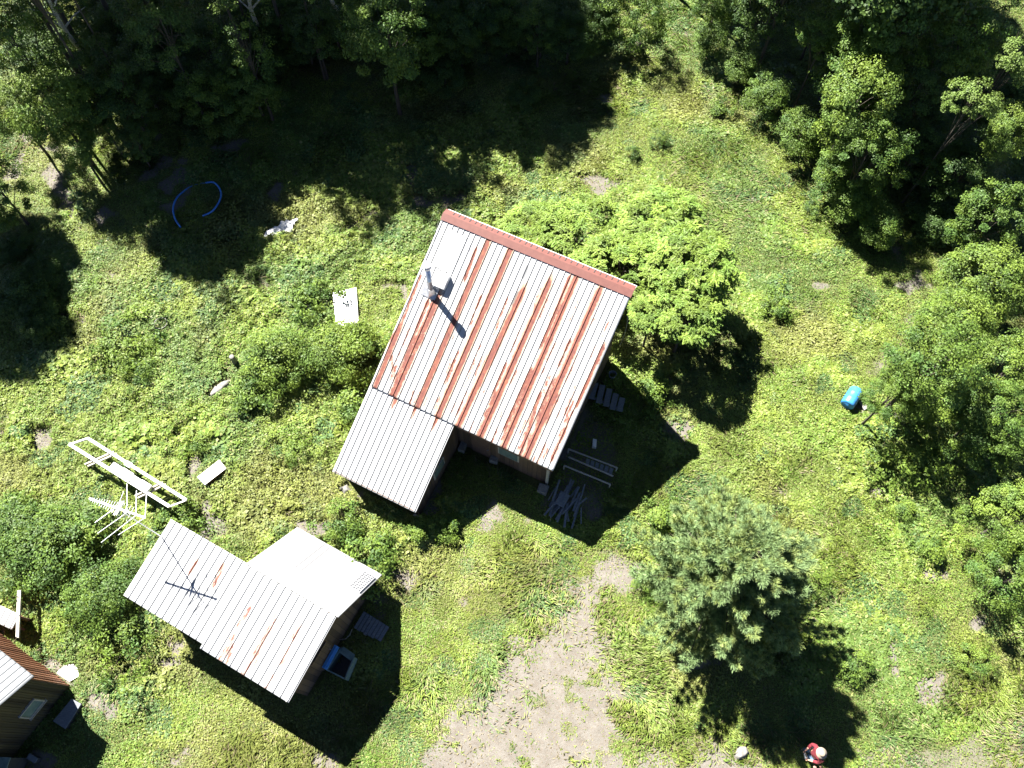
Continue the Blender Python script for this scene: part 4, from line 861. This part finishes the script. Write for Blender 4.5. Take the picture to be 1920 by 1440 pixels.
def panelbox(name,pts,z,label,cat,mt,mb_):
    P=[W(a,b,z) for a,b in pts]; o=np.mean(P,0); o[2]=0; root=empty(name,tuple(o),0,label=label,cat=cat); p=[q[:2]-o[:2] for q in P][::-1]; GONE.append([q[:2] for q in P])
    m=MB(); m.prism(p,z-.04,z); m.build('top',mt,root,bevel=.008); m=MB(); m.prism([q*.93 for q in p],0,z-.043); m.build('body',mb_,root); return root
panelbox('metal_chest',[(134,1310),(152,1320),(122,1367),(99,1352)],.35,'grey blue topped chest in the shade by the cabin window','chest',M['greyw'],M['dark'])
panelbox('small_crate',[(55,1412),(71,1422),(65,1431),(49,1422)],.35,'little grey crate in the shade under the cabin chest','crate',M['greyw'],M['dark'])
panelbox('green_bin',[(-25,1418),(20,1420),(8,1452),(-30,1450)],1.2,'dull green lidded bin in the lower left corner','bin',M['teal'],M['dark'])
def ring(name,cx,cy,r,tr,mat,label,arc=(0,360),z=.16,n=40,cat='ring'):
    c=W(cx,cy,z); m=MB(); a=np.radians(np.linspace(arc[0],arc[1],n,endpoint=arc[1]-arc[0]<360)); m.tube([(r*math.cos(t),r*math.sin(t),z) for t in a],tr,6,closed=arc[1]-arc[0]>=360); o=m.build(name,mat,None,smooth=True); o.location=(c[0],c[1],0); tag(o,label,cat)
ring('hoop',301,606,.27,.014,M['slab'],'small whole grey hoop lying in the left meadow',z=.42)
ring('half_hoop',257,592,.22,.012,M['slab'],'bent half hoop poking out of the weeds beside the whole one',(20,150),z=.40,cat='ring')
def hose():
    pts=[(338,425),(328,410),(324,390),(329,370),(338,355),(352,343),(368,337),(385,338),(400,341),(411,352),(414,366),(408,382),(396,396),(375,405)]
    P=[W(a,b,.30) for a,b in pts]; o=P[5].copy(); o[2]=0; zz=[.26,.27,.27,.2,.06,.0,.0,.12,.26,.27,.27,.27,.26,.24]; 
    Q=[Vector((p[0]-o[0],p[1]-o[1],z)) for p,z in zip(P,zz)]; S=[]
    for i in range(len(Q)-1):
        a=Q[max(i-1,0)];b=Q[i];c=Q[i+1];d=Q[min(i+2,len(Q)-1)]
        for t in (0,.25,.5,.75): S.append(.5*((2*b)+(c-a)*t+(2*a-5*b+4*c-d)*t*t+(3*b-a-3*c+d)*t*t*t))
    m=MB(); m.tube(S,.042,8); ob=m.build('blue_pipe',M['bluehose'],None,smooth=True); ob.location=tuple(o); tag(ob,'curved bright blue pipe lying in the black shade of the trees','pipe')
hose()
def barrel():
    p=W(1597,746,.30); root=empty('barrel',(p[0],p[1],.02),R(52),label='blue plastic barrel lying on its side in the grass',cat='barrel')
    Mx=Matrix.Rotation(math.pi/2,3,'Y'); pr=[(.0,-.44),(.22,-.44),(.27,-.42),(.285,-.36),(.275,-.2),(.29,-.17),(.29,-.13),(.28,-.1),(.285,.0),(.28,.1),(.29,.13),(.29,.17),(.275,.2),(.285,.36),(.27,.42),(.22,.44),(.0,.44)]
    m=MB(); m.lathe(pr,(0,0,.29),24,Mx); m.build('body',M['blue'],root,smooth=True)
    m=MB(); m.lathe([(.035,0),(.035,.03)],(.44,.12,.33),10,Mx); m.lathe([(.035,0),(.035,.03)],(.44,-.12,.33),10,Mx); m.build('bung',M['white'],root)
    GONE.append([p[:2]+q for q in ([-.35,-.45],[.4,-.3],[.35,.4],[-.3,.3])])
barrel()
def log():
    b=W(444,683,0); m=MB(); m.lathe([(.13,0),(.12,.3),(.11,.68),(.105,.72),(.04,.74)],(0,0,0),9); o=m.build('stump',M['stone'],None,smooth=False); o.location=tuple(b); tag(o,'grey upright stump post standing in the left meadow','stump')
log()
def rock(name,pts,h,mat,label,cat='rock',seed=1):
    P=np.array([W(a,b,h*.6)[:2] for a,b in pts]); o=P.mean(0); n=22; mn=P.min(0);mx=P.max(0); X,Y=np.meshgrid(np.linspace(mn[0]-.05,mx[0]+.05,n),np.linspace(mn[1]-.05,mx[1]+.05,n)); x=X.ravel();y=Y.ravel()
    d=polydist(x,y,P); z=h*np.clip(sstep(.02,-.14,d),0,1)*(.7+.6*fbm(x,y,.3,seed,3))-.06; i,j=np.meshgrid(np.arange(n-1),np.arange(n-1)); a=(j*n+i).ravel()
    me=np_mesh(name,np.c_[x-o[0],y-o[1],z],np.c_[a,a+1,a+n+1,a+n]); ob=link(name,me,None,[mat]); ob.location=(o[0],o[1],0); tag(ob,label,cat); GONE.append([p for p in P])
rock('rock',[(386,742),(398,722),(420,710),(436,706),(430,724),(412,738),(396,747)],.28,M['stone'],'grey weathered rock slab bedded in the weeds left of the house')
rock('rock',[(1378,1418),(1385,1398),(1402,1397),(1410,1412),(1400,1424),(1385,1428)],.30,M['stone'],'grey flat rock at the foot of the pine shadow',seed=6)
rock('rock',[(632,912),(650,904),(660,920),(645,928)],.22,M['stone'],'broken grey stone at the corner of the house extension',seed=9)
# --- clutter in the shade right of the house
def strip_thing(name,a,b,wd,z,th,mat,label,cat,group=None):
    A=W(*a,z);B=W(*b,z); o=(A+B)/2; m=MB(); m.bar(A-o,B-o,wd,th); ob=m.build(name,mat,None,bevel=.004); ob.location=tuple(o); tag(ob,label,cat,group); return ob
PL='grey boards laid side by side next to the house'
for i,(a,b) in enumerate((((1117,718),(1108,748)),((1130,722),(1122,756)),((1143,729),(1136,762)),((1155,738),(1148,768)),((1167,746),(1161,771)))):
    strip_thing('board',a,b,.24,.30+.02*i,.05,M['greyw'],('widest grey board in the shade nearest the house wall','second grey board out from the house wall','middle grey board of the row by the wall','fourth grey board out from the house wall','outermost short grey board of the row')[i],'board',PL)
strip_thing('timber',(1110,745),(1168,770),.10,.24,.08,M['greyw'],'grey timber bearer crossing the row of boards','timber')
m=MB(); m.lathe([(.12,0),(.16,.34),(.17,.36),(.15,.36),(.11,.03)],(0,0,.0),18); o=m.build('bucket',M['greyw'],None,smooth=True); o.location=tuple(W(1147,708,.1)); tag(o,'round grey bucket beside the row of boards','bucket')
def sash():
    z=.45; cc=W(1110,868,z); root=empty('ladder_frame',(cc[0],cc[1],0),0,label='long glazed sash with three pale rails lying in the house shade',cat='frame')
    L=lambda a,b: tuple(W(a,b,z)-[cc[0],cc[1],0])
    for a,b in (((1066,842),(1157,877)),((1066,857),(1150,893)),((1058,873),(1144,908))): m=MB(); m.bar(L(*a),L(*b),.05,.06); m.build('rail',M['trim'],root)
    for i in range(6):
        t=.42+i*.10; a=np.array(L(1066,845))*(1-t)+np.array(L(1155,879))*t; b=np.array(L(1066,857))*(1-t)+np.array(L(1150,893))*t; q=(b-a)/np.linalg.norm(b-a); x=(np.array(L(1155,879))-np.array(L(1066,845))); x/=np.linalg.norm(x)
        m=MB(); v=[a+q*.03-x*.07,a+q*.03+x*.07,b-q*.03+x*.07,b-q*.03-x*.07]; m.add(v+[p-[0,0,.01] for p in v],[(0,1,2,3),(7,6,5,4),(0,4,5,1),(1,5,6,2),(2,6,7,3),(3,7,4,0)]); m.build('pane',M['greyw'],root)
    for e in (L(1066,842),L(1157,877),L(1058,873),L(1144,908)): m=MB(); m.box((e[0],e[1],z/2),(.05,.05,z)); m.build('foot',M['trim'],root)
sash()
rs=random.Random(12); SP='thin offcuts in the scrap wood heap'
for i in range(38):
    cx=1034+rs.uniform(0,62); cy=914+rs.uniform(0,50)+ (cx-1040)*.15; an=math.radians(rs.gauss(118,16)); l=rs.uniform(10,24)
    strip_thing('offcut',(cx-math.cos(an)*l,cy-math.sin(an)*l),(cx+math.cos(an)*l,cy+math.sin(an)*l),rs.uniform(.04,.09),.08+.009*i,.03,M['greyw'],'thin grey wood offcut in the scrap heap off the house corner','offcut',SP)
slabthing('scrap_panel',[(1052,920),(1069,929),(1057,952),(1041,943)],.36,.40,M['greyw'],'square grey panel on top of the scrap wood heap','panel')
slabthing('cinder_block',[(1012,905),(1030,911),(1024,926),(1007,919)],.0,.34,M['stone'],'grey concrete block just below the house corner','block')
slabthing('small_box',[(1112,822),(1119,824),(1118,838),(1111,836)],.0,.25,M['white'],'small pale box alone in the house shade','box')
slabthing('step_block',[(865,826),(875,830),(870,846),(858,842)],.0,.35,M['stone'],'dark block in the inner corner of the house','block')
slabthing('crate_lid',[(922,848),(936,854),(932,866),(917,862)],.0,.40,M['stone'],'squarish grey crate under the house eave','crate')
# --- beside the shed
def deck():
    pts=[(680,1145),(700,1152),(712,1163),(722,1172),(730,1184),(727,1200),(703,1196),(680,1187),(661,1179)]; o=centre(pts,.2)
    root=empty('plank_deck',tuple(o),0,label='bluish grey plank platform in the shade right of the shed',cat='platform')
    a0=W(682,1146,.22)-o; a1=W(662,1178,.22)-o; b0=W(730,1176,.22)-o; b1=W(714,1203,.22)-o; n=8
    for i in range(n):
        t=(i+.5)/n; p=a0*(1-t)+b0*t; q=a1*(1-t)+b1*t; q=q+(q-p)*rs.uniform(-.06,.06); wd=np.linalg.norm(b0-a0)/n*.88; m=MB(); m.bar(p,q,wd,.035); m.build('plank',M['greyw'],root)
    for s in (.15,.85):
        p=a0*(1-s)+a1*s;q=b0*(1-s)+b1*s; m=MB(); m.bar(p-[0,0,.07],q-[0,0,.07],.09,.10); m.build('bearer',M['fascia'],root)
deck()
def rack():
    z=.75; C4=[W(a,b,z) for a,b in ((640,1215),(664,1232),(647,1273),(613,1256))]; o=np.mean(C4,0); o[2]=0
    root=empty('cold_frame',tuple(o),0,label='open metal box with a blue lid rail in the shade beside the shed',cat='box'); c=[q-o for q in C4]; GONE.append([q[:2] for q in C4])
    for i in range(4): m=MB(); m.bar(c[i],c[(i+1)%4],.05,.05); m.build('rim',M['teal'],root)
    for i in range(4):
        a=c[i];b=c[(i+1)%4]; m=MB(); m.bar((a[0],a[1],z/2-.01),(b[0],b[1],z/2-.01),.03,z-.06); m.build('side_panel',M['teal'],root)
    c2=[c[0]*[.55,.55,1]*1.0+c[1]*[.0,.0,0] ]
    m=MB(); a=W(632,1211,z+.08)-o; b=W(608,1254,z+.08)-o; m.bar(a,b,.20,.05); bo=m.build('blue_lid',M['bluepaint'],root,bevel=.01)
    m=MB(); m.bar(a+[0,0,.04],b+[0,0,.04],.03,.03); m.build('lid_ridge',M['bluepaint'],bo)
    m=MB(); p=(c[0]*.8+c[1]*.2);q=(c[3]*.8+c[2]*.2); m.bar(c[0]*.9+[0,0,.07],c[1]*.9+[0,0,.07],.24,.02); m.build('end_plate',M['teal'],root)
    m=MB(); m.prism([q[:2]*.9 for q in c][::-1],.10,.13); m.build('floor',M['dark'],root)
rack()
m=MB(); cp=[W(a,b,.25) for a,b in ((612,1268//1),(625,1205),(630,1200),(648,1198),(656,1190),(660,1180))][1:]; o_=cp[0].copy(); o_[2]=0; m.tube([p-o_ for p in cp],.012,5); ob=m.build('cable',M['trim'],None); ob.location=tuple(o_); tag(ob,'thin pale cable trailing between the blue lidded box and the planks','cable')

# ------------------------------------------------------------------ people at the bottom edge
def person(px,py,face,label,shirt,legs,hat,hold=True,seed=0,armspread=.22):
    """standing adult, 'face' = heading in degrees (0 = +x); px,py is where the shoulders are seen"""
    p=W(px,py,1.42); root=empty('person',(p[0],p[1],0),R(face),label=label,cat='person')
    def skin(name,V,E,rad,mat,par=root,sub=2,rootv=0):
        me=bpy.data.meshes.new(name); me.from_pydata(V,E,[]); me.update(); o=link(name,me,par,[mat]); s=o.modifiers.new('s','SKIN'); 
        for i,r in enumerate(rad):
            d=me.skin_vertices[0].data[i]; d.radius=r if hasattr(r,'__len__') else (r,r); d.use_root=(i==rootv)
        s.use_smooth_shade=True; q=o.modifiers.new('d','SUBSURF'); q.levels=sub; q.render_levels=sub; return o
    el=.0
    # body (one surface): pelvis, spine, neck, head, arms, legs
    V=[(0,0,.95),(0,0,1.15),(.01,0,1.36),(.02,0,1.48),(.04,0,1.56),(.06,0,1.66),(.05,0,1.74)]
    R_=[(.15,.11),(.14,.10),(.15,.11),(.06,.06),(.065,.07),(.095,.08),(.06,.055)]
    E=[(i,i+1) for i in range(6)]
    for s in (-1,1):
        n=len(V); V+=[(0,s*.19,1.40),(.05,s*.27,1.16),(.27,s*.17,1.10),(.34,s*.13,1.11)]; R_+=[(.06,.06),(.045,.045),(.034,.034),(.03,.022)]; E+=[(2,n),(n,n+1),(n+1,n+2),(n+2,n+3)]
        n=len(V); V+=[(0,s*.10,.86),(.02,s*.12,.48),(-.01,s*.13,.08),(.12,s*.14,.04)]; R_+=[(.095,.095),(.06,.06),(.042,.042),(.04,.03)]; E+=[(0,n),(n,n+1),(n+1,n+2),(n+2,n+3)]
    skin('body',V,E,R_,M['skin'])
    # fingers
    for s in (-1,1):
        hb=(.36,s*.12,1.115)
        for k in range(5):
            if k<4:
                y=s*(.12+(k-1.5)*.018); f=.8+.2*(1-abs(k-1.4)/2); V=[(.355,y,1.11),(.355+.035*f,y-s*.006,1.125),(.355+.055*f,y-s*.014,1.105),(.355+.05*f,y-s*.020,1.085)]
            else: V=[(.345,s*.09,1.12),(.36,s*.068,1.135),(.385,s*.06,1.135)]
            skin('finger',V,[(i,i+1) for i in range(len(V)-1)],[.0095,.0085,.008,.007][:len(V)],M['skin'],sub=1)
    # shirt, trousers, shoes
    V=[(0,0,.90),(0,0,1.15),(.0,0,1.36),(.01,0,1.46)]; E=[(0,1),(1,2),(2,3)]; Q=[(.175,.125),(.16,.12),(.175,.13),(.085,.085)]
    for s in (-1,1):
        n=len(V); V+=[(0,s*.195,1.41),(.05,s*.28,1.17),(.22,s*.19,1.10)]; Q+=[(.082,.082),(.066,.066),(.05,.05)]; E+=[(2,n),(n,n+1),(n+1,n+2)]
    skin('shirt',V,E,Q,shirt)
    V=[(0,0,.95)]; E=[]; Q=[(.165,.125)]
    for s in (-1,1):
        n=len(V); V+=[(0,s*.105,.84),(.02,s*.12,.48),(-.01,s*.13,.10)]; Q+=[(.11,.11),(.08,.08),(.065,.065)]; E+=[(0,n),(n,n+1),(n+1,n+2)]
    skin('trousers',V,E,Q,legs)
    for s in (-1,1): skin('shoe',[(-.05,s*.13,.045),(.06,s*.135,.045),(.17,s*.14,.035)],[(0,1),(1,2)],[(.05,.045),(.052,.045),(.045,.032)],M['black'])
    # face: nose, eyes, ears; hair
    f=MB(); f.lathe([(.004,.03),(.014,0),(.010,-.012)],(.145,0,1.655),8); f.build('nose',M['skin'],root,smooth=True)
    for s in (-1,1):
        e=MB(); e.lathe([(.003,-.010),(.011,-.004),(.011,.004),(.003,.010)],(.137,s*.032,1.685),8); e.build('eye',M['black'],root,smooth=True)
        e=MB(); e.box((.05,s*.088,1.665),(.035,.018,.06)); e.build('ear',M['skin'],root,bevel=.008)
    e=MB(); e.box((.143,0,1.618),(.012,.05,.012)); e.build('mouth',M['red'],root,bevel=.004)
    h=MB(); h.lathe([(.085,-.09),(.105,-.03),(.104,.03),(.085,.075),(.045,.10),(.01,.105)],(.035,0,1.70),18); h.build('hair',M['hair'],root,smooth=True)
    if hat:
        h=MB(); h.lathe([(.175,-.012),(.18,0),(.115,.012),(.108,.03),(.10,.085),(.075,.105),(.01,.11)],(.04,0,1.745),28); h.build('hat',hat,root,smooth=True)
    if hold:
        c=MB(); c.box((.375,0,1.12),(.10,.20,.035)); k=c.build('controller',M['black'],root,bevel=.01); a=MB(); a.box((.41,0,1.16),(.02,.15,.09)); a.build('screen',M['greyw'],k)
    return root
person(1536,1412,192,'person in dark red long sleeved shirt and pale sun hat standing in the pine shade',M['red'],M['jeans'],M['hat'])
person(1545,1462,95,'person in white shirt cut by the bottom edge beside the one in red',M['cloth'],M['jeans'],None,hold=False)
ground_cover()
